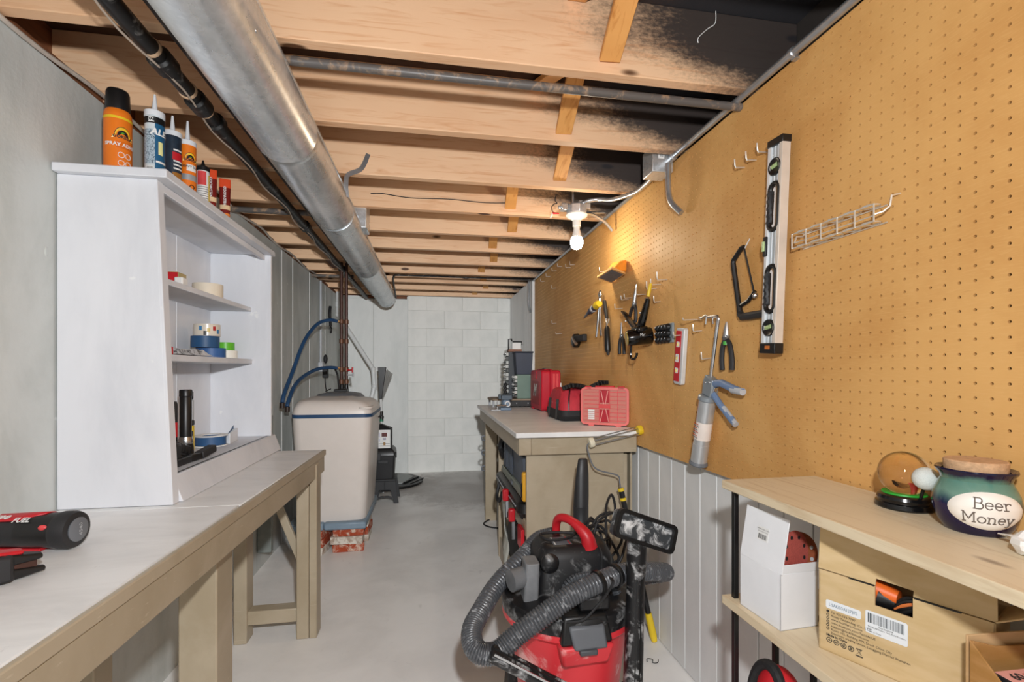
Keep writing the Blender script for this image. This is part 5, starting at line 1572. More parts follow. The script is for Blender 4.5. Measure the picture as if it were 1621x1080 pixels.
# snow-globe style golf souvenir
g = (.938, .808, TZ1)
t = thing('golf_globe', 'glass ball golf souvenir with red tee on a black base', 'souvenir', g)
ob('base', shape(('lathe', [(.046, 0), (.048, .003), (.047, .011), (.0435, .013), (.0435, .016), (.045, .019), (.043, .025), (.038, .028), (0, .028)], g, (0, 0, 1), 36)), mat('#0f0f10', .18, var=0), t, world=True)
ob('green', shape(('lathe', [(.037, .0282), (.036, .031), (0, .031)], g, (0, 0, 1), 30)), mat('#1fa02c', .5), t, world=True)
q = NT('thin_glass')
q.b.inputs['Transmission Weight'].default_value = 1.0
q.b.inputs['IOR'].default_value = 1.38
M_GLASS = q.done('#f6ead8', .01)
gc = (g[0], g[1], g[2] + .068)
ob('glass_ball', shape(('lathe', [(.0435 * sin(R(a)), -.0435 * cos(R(a))) for a in range(28, 181, 6)], gc, (0, 0, 1), 40)), M_GLASS, t, world=True)
ob('tee', shape(('lathe', [(.004, .031), (.004, .045), (.0055, .052), (.0075, .055), (0, .055)], (g[0] + .004, g[1] - .012, g[2]), (0, 0, 1), 16)), mat('#ee4a48', .4), t, world=True)
gb = MB().sphere((.922, .752, TZ1 + .070), .0215, 24, 16)
ob('golf_ball', gb, mat('#e2e8e4', .35, var=.08, scale=700, bump=.6), t, world=True)
ob('ball_post', shape(('cyl', (.934, .772, TZ1 + .026), (.924, .757, TZ1 + .055), .003)), M_BLK, t, world=True)

# stoneware jar
j = V((.925, .672, TZ1))
t = thing('money_jar', 'blue and green glazed stoneware jar with cork lid and white oval plaque', 'jar', j)
jp = [(.040, 0), (.042, .002), (.050, .016), (.0565, .036), (.058, .05), (.055, .066), (.049, .080), (.0455, .088), (.0475, .095), (.052, .101), (.0535, .104), (.0525, .107), (.049, .1065), (.044, .103), (.042, .09), (0, .09)]
q = NT('stoneware_glaze')
tc = q.n('TexCoord')
sx_ = q.n('SeparateXYZ')
q.set(sx_.inputs[0], tc.outputs['Object'])
nz = q.noise(q.coord((1, 1, .5)), 30, 4)
zz = q.math('ADD', sx_.outputs['Z'], q.math('MULTIPLY', q.math('SUBTRACT', nz, .5), .03))
col = q.ramp(q.math('MULTIPLY', zz, 9.0), ((0, '#160f30'), (.42, '#1c1642'), (.50, '#39525a'), (.62, '#6d8f80'), (.80, '#557f72'), (.88, '#191638'), (1, '#120f28')))
M_GLAZE = q.done(col, .08)
ob('body', shape(('lathe', jp, (0, 0, 0), (0, 0, 1), 48)), M_GLAZE, t)
ob('cork_lid', shape(('lathe', [(.040, .095), (.0415, .108), (.042, .119), (.040, .121), (0, .121)], (0, 0, 0), (0, 0, 1), 36)), mat('#c9a27c', .8, var=.2, scale=120, bump=.4), t)
# oval plaque following the belly, and its lettering
fa = math.atan2(-j.y, -j.x) + .30
def belly(x, z):
    """point on the jar surface: x round the belly, z up"""
    r = .0
    for (r0, z0), (r1, z1) in zip(jp[:8], jp[1:9]):
        if z0 <= z <= z1:
            r = r0 + (r1 - r0) * (z - z0) / (z1 - z0)
    a = fa + x / .056
    return V((cos(a), sin(a), 0)), r, z
m = MB()
vs = [None]
n1, n2 = 36, 6
def bp(x, z, lift):
    n, r, zz_ = belly(x, z)
    return n * (r + lift) + V((0, 0, zz_))
vs = [bp(0, .045, .0042)]
for k_ in range(1, n2 + 1):
    for i in range(n1):
        a = 2 * pi * i / n1
        e = k_ / n2
        vs.append(bp(.052 * e * cos(a), .045 + .031 * e * sin(a), .0042 if k_ < n2 else .0005))
fs = [(0, 1 + i, 1 + (i + 1) % n1) for i in range(n1)]
for k_ in range(n2 - 1):
    for i in range(n1):
        fs.append((1 + k_ * n1 + i, 1 + (k_ + 1) * n1 + i, 1 + (k_ + 1) * n1 + (i + 1) % n1, 1 + k_ * n1 + (i + 1) % n1))
m.add(vs, fs)
ob('plaque', m, mat('#efe9e0', .35, var=.02), t)
# typewriter-style strokes: polylines in a 1-high box, slab serifs included; second value is the letter's width
def arc2(cx, cy, rx, ry, a0, a1, n=14):
    return [(cx + rx * cos(R(a0 + (a1 - a0) * i / n)), cy + ry * sin(R(a0 + (a1 - a0) * i / n))) for i in range(n + 1)]
e_ = [[(.06, .34), (.56, .34)] + arc2(.31, .33, .25, .31, 2, 320)]
GLY = {
    'B': ([[(.12, 0), (.12, 1)], [(0, 0), (.4, 0)] + arc2(.4, .27, .25, .27, -90, 90), [(0, 1), (.36, 1)], arc2(.36, .77, .22, .23, 90, -90) + [(.12, .54)], [(.12, .54), (.4, .54)]], .72),
    'e': (e_, .64),
    'r': ([[(.16, 0), (.16, .62)], [(0, .62), (.16, .62)], [(0, 0), (.36, 0)], arc2(.42, .34, .26, .28, 180, 60) + [(.55, .50)]], .62),
    'M': ([[(.12, 0), (.12, 1)], [(0, 1), (.14, 1), (.48, .3), (.82, 1), (.96, 1)], [(.84, 0), (.84, 1)], [(0, 0), (.28, 0)], [(.68, 0), (.98, 0)]], 1.06),
    'o': ([arc2(.30, .31, .27, .31, 0, 360, 20)], .66),
    'n': ([[(.14, 0), (.14, .62)], [(0, .62), (.14, .62)], [(0, 0), (.28, 0)], arc2(.34, .38, .20, .24, 180, 0) + [(.54, 0)], [(.42, 0), (.68, 0)]], .74),
    'y': ([[(.08, .62), (.32, .04)], [(.56, .62), (.26, -.16), (.16, -.26), (.02, -.22)], [(0, .62), (.2, .62)], [(.44, .62), (.66, .62)]], .68),
}
M_INK = mat('#6a6058', .6, var=0)
def belly_word(word, xc, z0, h_):
    total = sum(GLY[c_][1] for c_ in word) * h_
    x = xc - total / 2
    m = MB()
    for c_ in word:
        strokes, w_ = GLY[c_]
        for st_ in strokes:
            P_ = []
            for (ax_, ay_), (bx2, by2) in zip(st_[:-1], st_[1:]):
                n_ = max(1, int(math.hypot(bx2 - ax_, by2 - ay_) / .15))
                P_ += [(ax_ + (bx2 - ax_) * i / n_, ay_ + (by2 - ay_) * i / n_) for i in range(n_)]
            P_.append(st_[-1])
            m.tube([bp(x + px_ * h_, z0 + py_ * h_, .0043) for px_, py_ in P_], .0010, 6)
        x += w_ * h_
    ob('lettering', m, M_INK, t)
belly_word('Beer', .003, .0500, .0170)
belly_word('Money', -.001, .0265, .0165)

# crumpled paper at the shelf edge
t = thing('crumpled_paper', 'crumpled white paper scrap on the pine shelf near the jar', 'paper', (.88, .565, TZ1))
m = MB().sphere((.879, .563, TZ1 + .017), .022, 12, 8, (1.2, 1, .75))
rc = random.Random(3)
m.v = [(x + rc.uniform(-.004, .004), y + rc.uniform(-.004, .004), max(TZ1 + .0005, z + rc.uniform(-.004, .004))) for x, y, z in m.v]
ob('wad', m, M_PWHITE, t, world=True, smooth=False)
m = MB()
pp = spline([(.879, .567, TZ1 + .02), (.886, .592, TZ1 + .020), (.897, .612, TZ1 + .014), (.908, .604, TZ1 + .004)], 4)
for a, b in zip(pp[:-1], pp[1:]):
    m.bar(a, b, .014, .0008)
ob('strip', m, M_PWHITE, t, world=True)

# white carton of sanding discs
A = V((.736, 1.036, TZ2))
B = V((.744, .912, TZ2))
ux = (B - A).normalized()                    # along the front face, towards the viewer
un = V((ux.y * -1, ux.x, 0))
if un.x < 0:
    un = -un                                   # into the shelf
L_, D_, H_ = (B - A).length, .098, .122
t = thing('disc_carton', 'open white carton full of sanding discs on the middle shelf', 'carton', A + ux * L_ / 2 + un * D_ / 2)
th = .0022
def slab(name, o, u_, v_, nrm, w_, h_, material=M_WBOX, bevel=.0006):
    return ob(name, shape(('prism', [(0, 0), (w_, 0), (w_, h_), (0, h_)], o, u_, v_, V(nrm).normalized() * th)), material, t, bevel, world=True)
slab('front_wall', A, ux, ez, un, L_, H_)
slab('back_wall', A + un * (D_ - th), ux, ez, un, L_, H_)
slab('near_wall', A + ux * (L_ - th), un, ez, ux, D_, H_)
slab('far_wall', A, un, ez, ux, D_, H_)
slab('bottom', A, ux, un, ez, L_, D_)
fv = (ez * .985 + un * .17).normalized()
slab('lid_flap', A + ez * H_, ux, fv, un, L_ + .004, .118)
slab('tuck_flap', A + ux * (L_ - th) + ez * H_ + un * .006, un, (ez + ux * .12).normalized(), ux, D_ - .008, .020)
fo = A + ez * H_ + fv * .068 + ux * .062
ob('sticker', shape(('prism', [(-.016, -.016), (.016, -.016), (.016, .014), (-.016, .014)], fo - un * .0003, ux, fv, -un * .0005)), M_PWHITE, t, world=True)
ob('barcode', shape(*[('prism', [(x, -.013), (x + w2, -.013), (x + w2, -.002), (x, -.002)], fo - un * .0008, ux, fv, -un * .0003) for x, w2 in [(-.013 + i * .0021, .0007 + .0007 * ((i * 5) % 3 == 0)) for i in range(12)]]), M_PRINT, t, world=True)
text('SANDING DISC  5 INCH', fo - un * .0012 + fv * .009, ux, fv, .0035, M_PRINT, t, world=True)
text('8 holes hook and loop', fo - un * .0012 + fv * .004, ux, fv, .0032, M_PRINT, t, world=True)
M_DISC = mat('#b4544a', .85, var=.18, scale=300)
M_DISC2 = mat('#8f4a2c', .7, var=.3, scale=40)
def disc(c, n, r, material, label, holes=8):
    o = V(c)
    n = V(n).normalized()
    u_ = n.orthogonal().normalized()
    w2 = n.cross(u_)
    d = thing('sanding_disc', label, 'sanding disc', o, 0, 'sanding discs in the white carton')
    ob('disc', shape(('lathe', [(r, 0), (r, .0012), (0, .0012)], o, n, 36)), material, d, world=True)
    for k_ in range(holes):
        a = 2 * pi * k_ / holes + .3
        ob('hole_mark', shape(('lathe', [(.0045, 0), (.0045, .0002), (0, .0002)], o + (u_ * cos(a) + w2 * sin(a)) * r * .72 + n * .00125, n, 10)), M_BLKM if material == M_DISC else M_LGREY, d, world=True)
cc = A + ux * L_ * .5 + un * D_ * .5
disc(cc + ez * .158 + un * .010 + ux * .040, (.30, -1, .10), .046, M_DISC, 'dusty red sanding disc at the front of the white carton')
disc(cc + ez * .150 + un * .010 + ux * .010, (.3, -1, .1), .045, M_DISC, 'red sanding disc standing second in the white carton')
disc(cc + ez * .150 + un * .032 + ux * .028, (-.05, -1, .15), .046, M_DISC2, 'glossy brown perforated sanding disc leaning at the carton side')

# kraft carton with cut-out
A = V((.778, .846, TZ2))
B = V((.885, .614, TZ2))
ux = (B - A).normalized()
un = V((-ux.y, ux.x, 0))
if un.x < 0:
    un = -un
L_, D_, H_ = (B - A).length, .100, .160
t = thing('kraft_carton', 'open tan shipping carton with printed labels and hand hole', 'carton', A + ux * L_ / 2 + un * D_ / 2)
th = .003
hx0, hx1, hz0 = .095, .151, H_ - .036
fm = MB()
for poly in ([(0, 0), (hx0, 0), (hx0, H_), (0, H_)], [(hx1, 0), (L_, 0), (L_, H_), (hx1, H_)], [(hx0, 0), (hx1, 0), (hx1, hz0), (hx0, hz0)]):
    fm.prism(poly, A, ux, ez, un * th)
ob('front_wall', fm, M_KRAFT, t, world=True)
def kslab(name, o, u_, v_, nrm, w_, h_, bevel=.0008):
    return ob(name, shape(('prism', [(0, 0), (w_, 0), (w_, h_), (0, h_)], o, u_, v_, V(nrm).normalized() * th)), M_KRAFT, t, bevel, world=True)
kslab('back_wall', A + un * (D_ - th), ux, ez, un, L_, H_)
kslab('side_wall', A, un, ez, ux, D_, H_)
kslab('side_wall', A + ux * (L_ - th), un, ez, ux, D_, H_)
kslab('bottom', A, ux, un, ez, L_, D_)
fv = (ez + un * .25 - ux * .0).normalized()
hh = .105
flp = MB()
o = A + ez * (H_ + .0015) + un * .002
for poly in ([(-.002, 0), (hx0, 0), (hx0, hh), (.012 - .02, hh)], [(hx0, .012), (hx1, .010), (hx1, hh), (hx0, hh)], [(hx1, 0), (L_ + .002, 0), (L_ - .004, hh), (hx1, hh)]):
    flp.prism(poly, o, ux, fv, un * th)
ob('front_flap', flp, M_KRAFT, t, world=True)
for a_, b_ in ((.052, hx0 - .001), (hx1 + .001, .215)):
    ob('crease_slot', shape(('prism', [(a_, -.0012), (b_, -.0012), (b_, .0012), (a_, .0012)], A + ez * H_ - un * .0003, ux, ez, un * .004)), M_BLK, t, world=True)
kslab('end_flap', A + ux * L_ + ez * H_, un, (ux * .8 + ez * .5).normalized(), ez, D_ * .9, .06)
kslab('back_flap', A + un * D_ + ez * H_, ux, (un * .3 + ez).normalized(), -un, L_, .09)
# prints
fp = lambda x, z: A - un * .0004 + ux * x + ez * z
def panel(name, x, z, w_, h_, material, lift=.0):
    return ob(name, shape(('prism', rrect(w_, h_, min(.003, h_ * .2), 2), fp(x, z) - un * lift, ux, ez, -un * .0003)), material, t, world=True)
panel('serial_label', .043, .096, .060, .017, mat('#e4e8ec', .4, var=0))
text('USAKKOA127870', fp(.043, .096) - un * .0006, ux, ez, .0088, mat('#6f8193', .5, var=0), t, world=True, sx=.72)
panel('barcode_label', .112, .090, .064, .042, mat('#e4e8ec', .4, var=0))
rc = random.Random(5)
bars = []
x = .084
while x < .139:
    w2 = rc.choice((.0006, .0011, .0017))
    bars.append(('prism', [(0, 0), (w2, 0), (w2, .018), (0, .018)], fp(x, .089) - un * .0005, ux, ez, -un * .0002))
    x += w2 + rc.choice((.0008, .0012, .0016))
ob('barcode', shape(*bars), mat('#555a60', .5, var=0), t, world=True)
for i, s_ in enumerate(('X001Z7QWER', 'TACKLIFE Rotary Tool, Multi-Function', 'New', 'Made in China')):
    text(s_, fp(.112 if i == 0 else .084, .0858 - i * .0042) - un * .0006, ux, ez, .0036, M_PRINT, t, world=True, align='CENTER' if i == 0 else 'LEFT')
for i, s_ in enumerate(('Tel 929-533-7797', 'Aukey Technology Co., LTD.', 'www.tacklifetools.com', 'www.facebook.com/Tacklife.US', 'support@tacklifetools.com', 'Room 102, Building P09, South China City', 'Electronic trading center, Longgang District Shenzhen')):
    z = .0815 - i * .0068
    text(s_, fp(.022, z) - un * .0002, ux, ez, .0058, M_PRINT, t, world=True, align='LEFT')
    if i < 6:
        ob('icon', shape(('ring', fp(.0165, z) - un * .0003, -un, .0026, .0016 if i else .0004, .0003, 12)), M_PRINT, t, world=True)
text('Made in China', fp(.014, .0345) - un * .0002, ux, ez, .0062, M_PRINT, t, world=True, align='LEFT', bold=.0002)
for i in range(4):
    ob('mark', shape(('ring', fp(.019 + i * .0125, .025) - un * .0003, -un, .0052, .0040, .0003, 16), ('ring', fp(.019 + i * .0125, .025) - un * .0003, -un, .0026, .0010, .0003, 3 + i)), M_PRINT, t, world=True)
ob('mark', shape(('prism', [(-.005, .0058), (.005, .0058), (.0045, .0042), (-.0045, .0042)], fp(.070, .025) - un * .0003, ux, ez, -un * .0003), ('bar', fp(.066, .029), fp(.074, .020), .0006, .0006, un), ('bar', fp(.074, .029), fp(.066, .020), .0006, .0006, un), ('prism', [(-.006, -.009), (.006, -.009), (.006, -.007), (-.006, -.007)], fp(.070, .025) - un * .0003, ux, ez, -un * .0003)), M_PRINT, t, world=True)
# tool inside seen through the hand hole
t2 = thing('power_tool', 'orange and black power tool seen through the hand hole of the tan carton', 'power tool', A + ux * L_ * .5 + un * .06 + ez * .003)
ip_ = A + ux * .123 + un * .035 + ez * .142
ob('orange_body', shape(('cyl', ip_ - ux * .05 + ez * .0, ip_ - ux * .002 - ez * .004, .022, .014, 16)), mat('#e86a24', .4), t2, world=True)
ob('black_band', shape(('cyl', ip_ - ux * .03 - ez * .012, ip_ - ux * .005 - ez * .015, .024, .014, 16)), M_BLK, t2, world=True)
for i in range(5):
    ob('cable', shape(('tube', spline([ip_ + ux * -.005 - ez * (.03 - .004 * i) - un * .01, ip_ + ux * .012 - ez * (.02 - .006 * i) - un * (.016 - .002 * i), ip_ + ux * .035 - ez * (.004 - .003 * i) - un * .008], 5), .0035, 7)), M_BLK if i != 2 else mat('#d8763c', .4), t2, world=True)
ob('tool_case_block', shape(('prism', [(-.08, -.13), (.09, -.13), (.09, -.04), (-.08, -.04)], ip_ + un * .01, ux, ez, un * .05)), M_BLKM, t2, world=True)

# brown cardboard tray in the corner with small packs
A2 = V((.83, .600, TZ2))
ux2 = V((.80, -.60, 0)).normalized()
un2 = V((.60, .80, 0))
t = thing('cardboard_tray', 'open brown cardboard tray at the near end of the middle shelf', 'cardboard box', (.85, .45, TZ2))
def cslab(name, poly, o, u_, v_, d, material=M_CARD):
    return ob(name, shape(('prism', poly, o, u_, v_, d)), material, t, .0006, world=True)
Pl, Pr = V((.820, .601, TZ2)), V((.972, .586, TZ2))
ud = (Pr - Pl).normalized()
un3 = V((-ud.y, ud.x, 0))
lw = (Pr - Pl).length
cslab('back_wall', [(0, 0), (lw, 0), (lw, .138), (lw * .25, .138), (0, .148)], Pl, ud, ez, -un3 * .003)
cslab('outer_wall', [(0, 0), (lw, 0), (lw, .156), (0, .152)], Pl + un3 * .006, ud, ez, un3 * .003, card('pale_cardboard', '#d0ab7e', '#c29a6a'))
cslab('side_wall', [(0, 0), (.34, 0), (.34, .075), (.06, .09), (0, .148)], Pl, V((0.0, -1, 0)), ez, V((-.003, 0, 0)))
cslab('side_wall', [(0, 0), (.30, 0), (.30, .075), (0, .075)], Pr, V((0.0, -1, 0)), ez, V((.003, 0, 0)))
cslab('bottom', [(0, 0), (lw, 0), (lw, .30), (0, .34)], Pl, ud, V((0, -1, 0)), ez * .003)
t = thing('blade_pack', 'pink printed pack standing in the brown cardboard tray', 'pack', (.88, .54, TZ2 + .003))
pk_o = V((.828, .580, TZ2 + .0035))
pu = V((1, -.03, 0)).normalized()
pv = V((.03, 1, 0)).normalized()
W('pack_body', shape(('prism', [(0, -.09), (.084, -.09), (.084, 0), (0, 0)], pk_o, pu, pv, ez * .108)), M_BLKM, t, .001)
W('top_face', shape(('prism', [(.003, -.088), (.082, -.088), (.082, -.002), (.003, -.002)], pk_o + ez * .1082, pu, pv, ez * .0008)), mat('#f0a79a', .5), t, 0)
text('60', pk_o + ez * .1092 + pu * .022 - pv * .018, pu, pv, .020, M_PRINT, t, world=True, bold=.0006)
text('IPREMIUM', pk_o + ez * .1092 + pu * .058 - pv * .016, pu, pv, .010, mat('#a52a22', .5, var=0), t, world=True)
t = tag(ob('white_pack', shape(('box', (.828, .40, TZ2 + .0035), (.856, .482, TZ2 + .09))), M_LGREY, None, .002), 'small pale grey pack in front of the pink pack in the tray', 'pack')

# red and black knee pad on the lower board
t = thing('knee_pad', 'red and black padded knee pad on the bottom shelf board', 'knee pad', (.80, 1.0, TZ3))
m = MB().sphere((.815, 1.000, TZ3 + .085), .075, 24, 14, (.6, .8, 1.05))
m.v = [(x, y, max(z, TZ3 + .0005)) for x, y, z in m.v]
ob('cup', m, M_RED, t, world=True)
ob('rim', shape(('tube', [(.788 + .012 * sin(a), 1.010 + .050 * cos(a), TZ3 + .085 + .075 * sin(a)) for a in [-.9 + (pi + 1.8) * i / 24 for i in range(25)]], .013, 10)), mat('#1b1b1d', .7, var=.5, scale=120), t, world=True)
ob('strap', shape(('bar', (.82, .945, TZ3 + .135), (.86, .82, TZ3 + .06), .03, .006)), mat('#c02638', .6), t, .001, world=True)

# ================================================================== tools on the pegboard (board face at x = 1.0)
PXF = .9995
def peg_hook(y, z, label, group=None, l=.034, up=.022, name='peg_hook'):
    pts = [(PXF, y, z), (PXF - l, y - .004, z - .004), (PXF - l - .003, y - .004, z + .002), (PXF - l - .004, y - .004, z + up)]
    o = ob(name, shape(('tube', pts, .0024, 7)), M_WIRE)
    return tag(o, label, 'hook', group)
g1 = 'empty hooks along the pegboard top'
for (y, z), w_ in zip(((4.10, 2.02), (3.90, 2.025), (3.70, 2.03), (3.535, 2.03), (3.31, 1.975), (3.21, 1.973)), ('farthest', 'second farthest', 'third', 'fourth', 'second nearest', 'nearest')):
    peg_hook(y, z, 'bare wire hook, %s in the high row on the far pegboard' % w_, g1)
g2 = 'empty hooks low on the far pegboard'
peg_hook(3.72, 1.895, 'bare wire hook just below the high far row of hooks')
peg_hook(3.70, 1.61, 'bare wire hook alone low on the far pegboard')
peg_hook(3.53, 1.515, 'sideways wire hook lowest on the far pegboard', l=.05, up=.006)
peg_hook(2.62, 1.805, 'bare wire hook just left of the sanding block')
peg_hook(1.95, 1.612, 'left of two bare wire hooks right of the yellow handled tool', l=.045)
peg_hook(1.892, 1.622, 'right of two bare wire hooks right of the yellow handled tool', l=.045, up=.03)
peg_hook(1.955, 1.537, 'small wire loop hook above the black clip plate', l=.028)
peg_hook(2.372, 1.560, 'bent wire hook above the left handle of the black cutter', l=.04)
peg_hook(2.29, 1.595, 'wire hook left of the needle nose pliers', l=.04, up=.018)
peg_hook(2.25, 1.598, 'wire hook nearest left of the needle nose pliers', l=.04, up=.018)
peg_hook(2.10, 1.592, 'double wire hook right of the needle nose pliers', l=.045, up=.03)
peg_hook(1.99, 1.600, 'wire hook holding the yellow handled tool', l=.045, up=.03)
peg_hook(1.385, 1.888, 'left of three bare wire hooks by the top of the long level')
peg_hook(1.33, 1.888, 'middle of three bare wire hooks by the top of the long level')
peg_hook(1.279, 1.890, 'right of three bare wire hooks by the top of the long level')
peg_hook(1.63, 1.382, 'bare wire hook upper left of the caulk gun')
peg_hook(1.575, 1.278, 'bare wire hook lower left of the caulk gun rod')
peg_hook(1.745, 1.375, 'wire hook holding the small red level', l=.05, up=.012)
peg_hook(1.64, 1.425, 'long wire hook carrying the caulk gun rod', l=.07, up=.004)

# long spirit level
t = thing('spirit_level', 'long aluminium spirit level with black hand grips on the pegboard', 'level', (.96, 1.2, 1.3))
lv_t, lv_b = V((.0, 1.212, 1.868)), V((.0, 1.243, 1.302))
ly_ = V((0, -1, 0))
lz = (lv_t - lv_b).normalized()
lyy = lz.cross(V((1, 0, 0)))
lyy = lyy if lyy.y < 0 else -lyy           # across the level, towards the near end
LL = (lv_t - lv_b).length
lo = V((.949, lv_b.y, lv_b.z))
Lw = .057
def lev(name, x0, x1, z0, z1, material, d0=0., d1=.026, bevel=.001):
    """x across (0..Lw), z along; d outwards from the wall"""
    return ob(name, shape(('prism', [(x0, z0), (x1, z0), (x1, z1), (x0, z1)], lo + V((.026 - d0, 0, 0)), lyy, lz, V((-(d1 - d0), 0, 0)))), material, t, bevel, world=True)
M_ALU = mat('#dfe2e4', .35, .2, .05)
M_ALU2 = mat('#b2b8bb', .4, .2, .05)
wins = [(.105, .225), (.335, .455)]
segs = [(0, .105), (.225, .335), (.455, LL)]
ob('hang_peg', shape(('cyl', (.9995, 1.20, 1.84), (.955, 1.20, 1.842), .003)), M_WIRE, t, world=True)
for a_, b_ in segs:
    lev('web', .008, Lw - .008, a_, b_, M_ALU2, .006, .020)
lev('rail', 0, .012, 0, LL, M_ALU, 0, .026)
lev('rail', Lw - .012, Lw, 0, LL, mat('#dcd2c6', .4, .2), 0, .026)  # near rail: beige-pink reflection put into its base colour
for x in (.022, .036):
    for a_, b_ in segs:
        lev('rib', x, x + .002, a_, b_, M_ALU, .0195, .022, .0003)
lev('end_cap', -.002, Lw + .002, LL - .004, LL + .016, M_BLK, -.001, .028, .002)
lev('end_cap', -.002, Lw + .002, -.018, .012, M_BLK, -.001, .028, .002)
lev('end_mark', .02, .04, -.006, .004, mat('#c06a2a', .5), .028, .0285, .0)
for a_, b_ in wins:
    c0 = lo + lyy * (Lw / 2) + lz * ((a_ + b_) / 2) + V((.004, 0, 0))
    h2, w2 = (b_ - a_) / 2 - .014, .0185
    path = [c0 + lz * (h2 * s_ + w2 * cos(q_)) + lyy * (w2 * sin(q_)) for s_, q_ in [(1, -pi / 2 + pi * i / 8) for i in range(9)] + [(-1, pi / 2 + pi * i / 8) for i in range(9)]]
    ob('hand_grip', shape(('tube', path, .0068, 8, False, True)), M_BLK, t, world=True)
    bumps = [c0 - lyy * (.0145 + .0022 * sin(i * 1.5)) + lz * (-h2 + 2 * h2 * i / 20) for i in range(21)]
    ob('grip_ridges', shape(('tube', bumps, [.0085 + .0015 * sin(i * 1.5) for i in range(21)], 8)), M_RUB, t, world=True)
M_VIAL = mat('#a9bf86', .25, var=.2, scale=200)
for zc in (.055, LL - .062):
    c0 = lo + lyy * (Lw / 2) + lz * zc
    ob('vial_ring', shape(('lathe', [(.024, 0), (.024, .027), (.0225, .0285), (.018, .0255), (0, .0255)], c0 + V((.026, 0, 0)), (-1, 0, 0), 26)), M_BLK, t, world=True)
    ob('vial', shape(('cyl', c0 + V((.001, 0, 0)) - lyy * .010, c0 + V((.001, 0, 0)) + lyy * .010 + lz * .004, .0060, None, 12)), M_VIAL, t, world=True)
c0 = lo + lyy * .004 + lz * .287
ob('vial_block', shape(('prism', [(-.004, -.028), (.008, -.028), (.008, .028), (-.004, .028)], c0 + V((.018, 0, 0)), lyy, lz, V((-.024, 0, 0)))), M_BLK, t, .002, world=True)
ob('vial', shape(('cyl', c0 + V((-.005, 0, 0)) - lz * .014, c0 + V((-.005, 0, 0)) + lz * .014, .0055, None, 12)), M_VIAL, t, world=True)

# small hacksaw
t = thing('hacksaw', 'small black mini hacksaw hanging left of the long level', 'saw', (.98, 1.36, 1.4))
sx0 = .984
S = lambda y, z: (sx0, y, z)
ob('frame', shape(('tube', [S(1.366, 1.628), S(1.378, 1.626), S(1.418, 1.596), S(1.420, 1.585), S(1.392, 1.45), S(1.384, 1.415)], [.006, .0075, .0085, .0085, .0085, .010], 8)), M_BLK, t, world=True)
ob('fork', shape(('tube', [S(1.390, 1.44), S(1.345, 1.452), S(1.322, 1.470), S(1.315, 1.478)], .0065, 8)), M_BLK, t, world=True)
ob('grip', shape(('tube', [S(1.386, 1.418), S(1.374, 1.405), S(1.33, 1.404), S(1.26, 1.404)], [.011, .0125, .0125, .0115], 10)), M_RUB, t, world=True)
ob('blade', shape(('bar', S(1.366, 1.625), S(1.316, 1.468), .0012, .007, (0, 1, 0))), M_BLKM, t, world=True)
ob('blade_screw', shape(('sphere', S(1.314, 1.464), .009, 10, 8)), M_STEEL, t, world=True)
ob('blade_tip', shape(('bar', S(1.366, 1.618), S(1.338, 1.645), .001, .004, (0, 1, 0))), M_PWHITE, t, world=True)

# wire tool rack
t = thing('wire_rack', 'thin steel wire tool rack on the pegboard right of the level', 'tool rack', (.97, 1.0, 1.58))
ya, yb = .895, 1.135
rk = MB()
for x in (.962, .996):
    for z in (1.562, 1.600):
        rk.tube([(x, ya, z), (x, yb, z)], .0017, 6)
ob('rail', rk, M_WIRE, t, world=True)
for i in range(6):
    y = ya + i * (yb - ya) / 5
    ob('upright', shape(('tube', [(.9605, y, 1.601), (.9605, y, 1.561)], .0019, 6)), M_WIRE, t, world=True)
    if i < 5:
        for z in (1.6025, 1.5645):
            lp = [(.978 + .016 * cos(a), y + .024 + .019 * sin(a), z) for a in [2 * pi * k_ / 14 for k_ in range(14)]]
            ob('loop', shape(('tube', lp, .0016, 6, False, True)), M_WIRE, t, world=True)
ob('mid_wire', shape(('tube', [(.968, ya, 1.577), (.968, yb, 1.577)], .0016, 6)), M_WIRE, t, world=True)
ob('wall_hook', shape(('tube', [(.962, ya + .002, 1.577), (.972, ya - .012, 1.58), (.98, ya - .02, 1.59), (.982, ya - .022, 1.612), (.9995, ya - .026, 1.616)], .0022, 6)), M_WIRE, t, world=True)
ob('wall_hook', shape(('tube', [(.968, yb, 1.577), (.975, yb, 1.595), (.9995, yb + .004, 1.597)], .0022, 6)), M_WIRE, t, world=True)

# caulking gun
t = thing('caulk_gun', 'silver caulking gun with blue-grey trigger hanging by its rod', 'caulk gun', (.95, 1.53, .9))
gA, gB = V((.958, 1.585, .893)), V((.958, 1.524, 1.135))
gd = (gB - gA).normalized()
gw = V((0, -1, 0)) - gd * V((0, -1, 0)).dot(gd)
gw.normalize()                                # across, towards the near end
ob('barrel', shape(('tube', [gA + gd * .012, gA + gd * .08, gA + gd * .081, gA + gd * .165, gA + gd * .166, gB], [.0285, .0285, .0275, .0275, .0285, .0285], 22)), mat('#c9cdd0', .32, .6, .1), t, world=True)
ob('front_ring', shape(('tube', [gA, gA + gd * .004, gA + gd * .014], [.031, .033, .030], 22)), M_GREY, t, world=True)
ob('paper_label', shape(('tube', [gA + gd * .10, gA + gd * .165], .0283, 22, False)), mat('#e8ddd4', .5), t, world=True)
for i in range(8):
    ob('label_print', shape(('prism', [(-.016, 0), (.016 - .006 * (i % 3), 0), (.016 - .006 * (i % 3), .0028), (-.016, .0028)], gA + gd * (.107 + i * .0068) + V((-.0288, 0, 0)), gw, gd, V((-.0003, 0, 0)))), mat('#c8553a', .5) if i % 2 else mat('#7a7a7a', .5), t, world=True)
ob('yoke', shape(('lathe', [(.030, -.008), (.033, -.005), (.033, .008), (.029, .012), (0, .012)], gB, gd, 22)), mat('#9aa3aa', .35, .5), t, world=True)
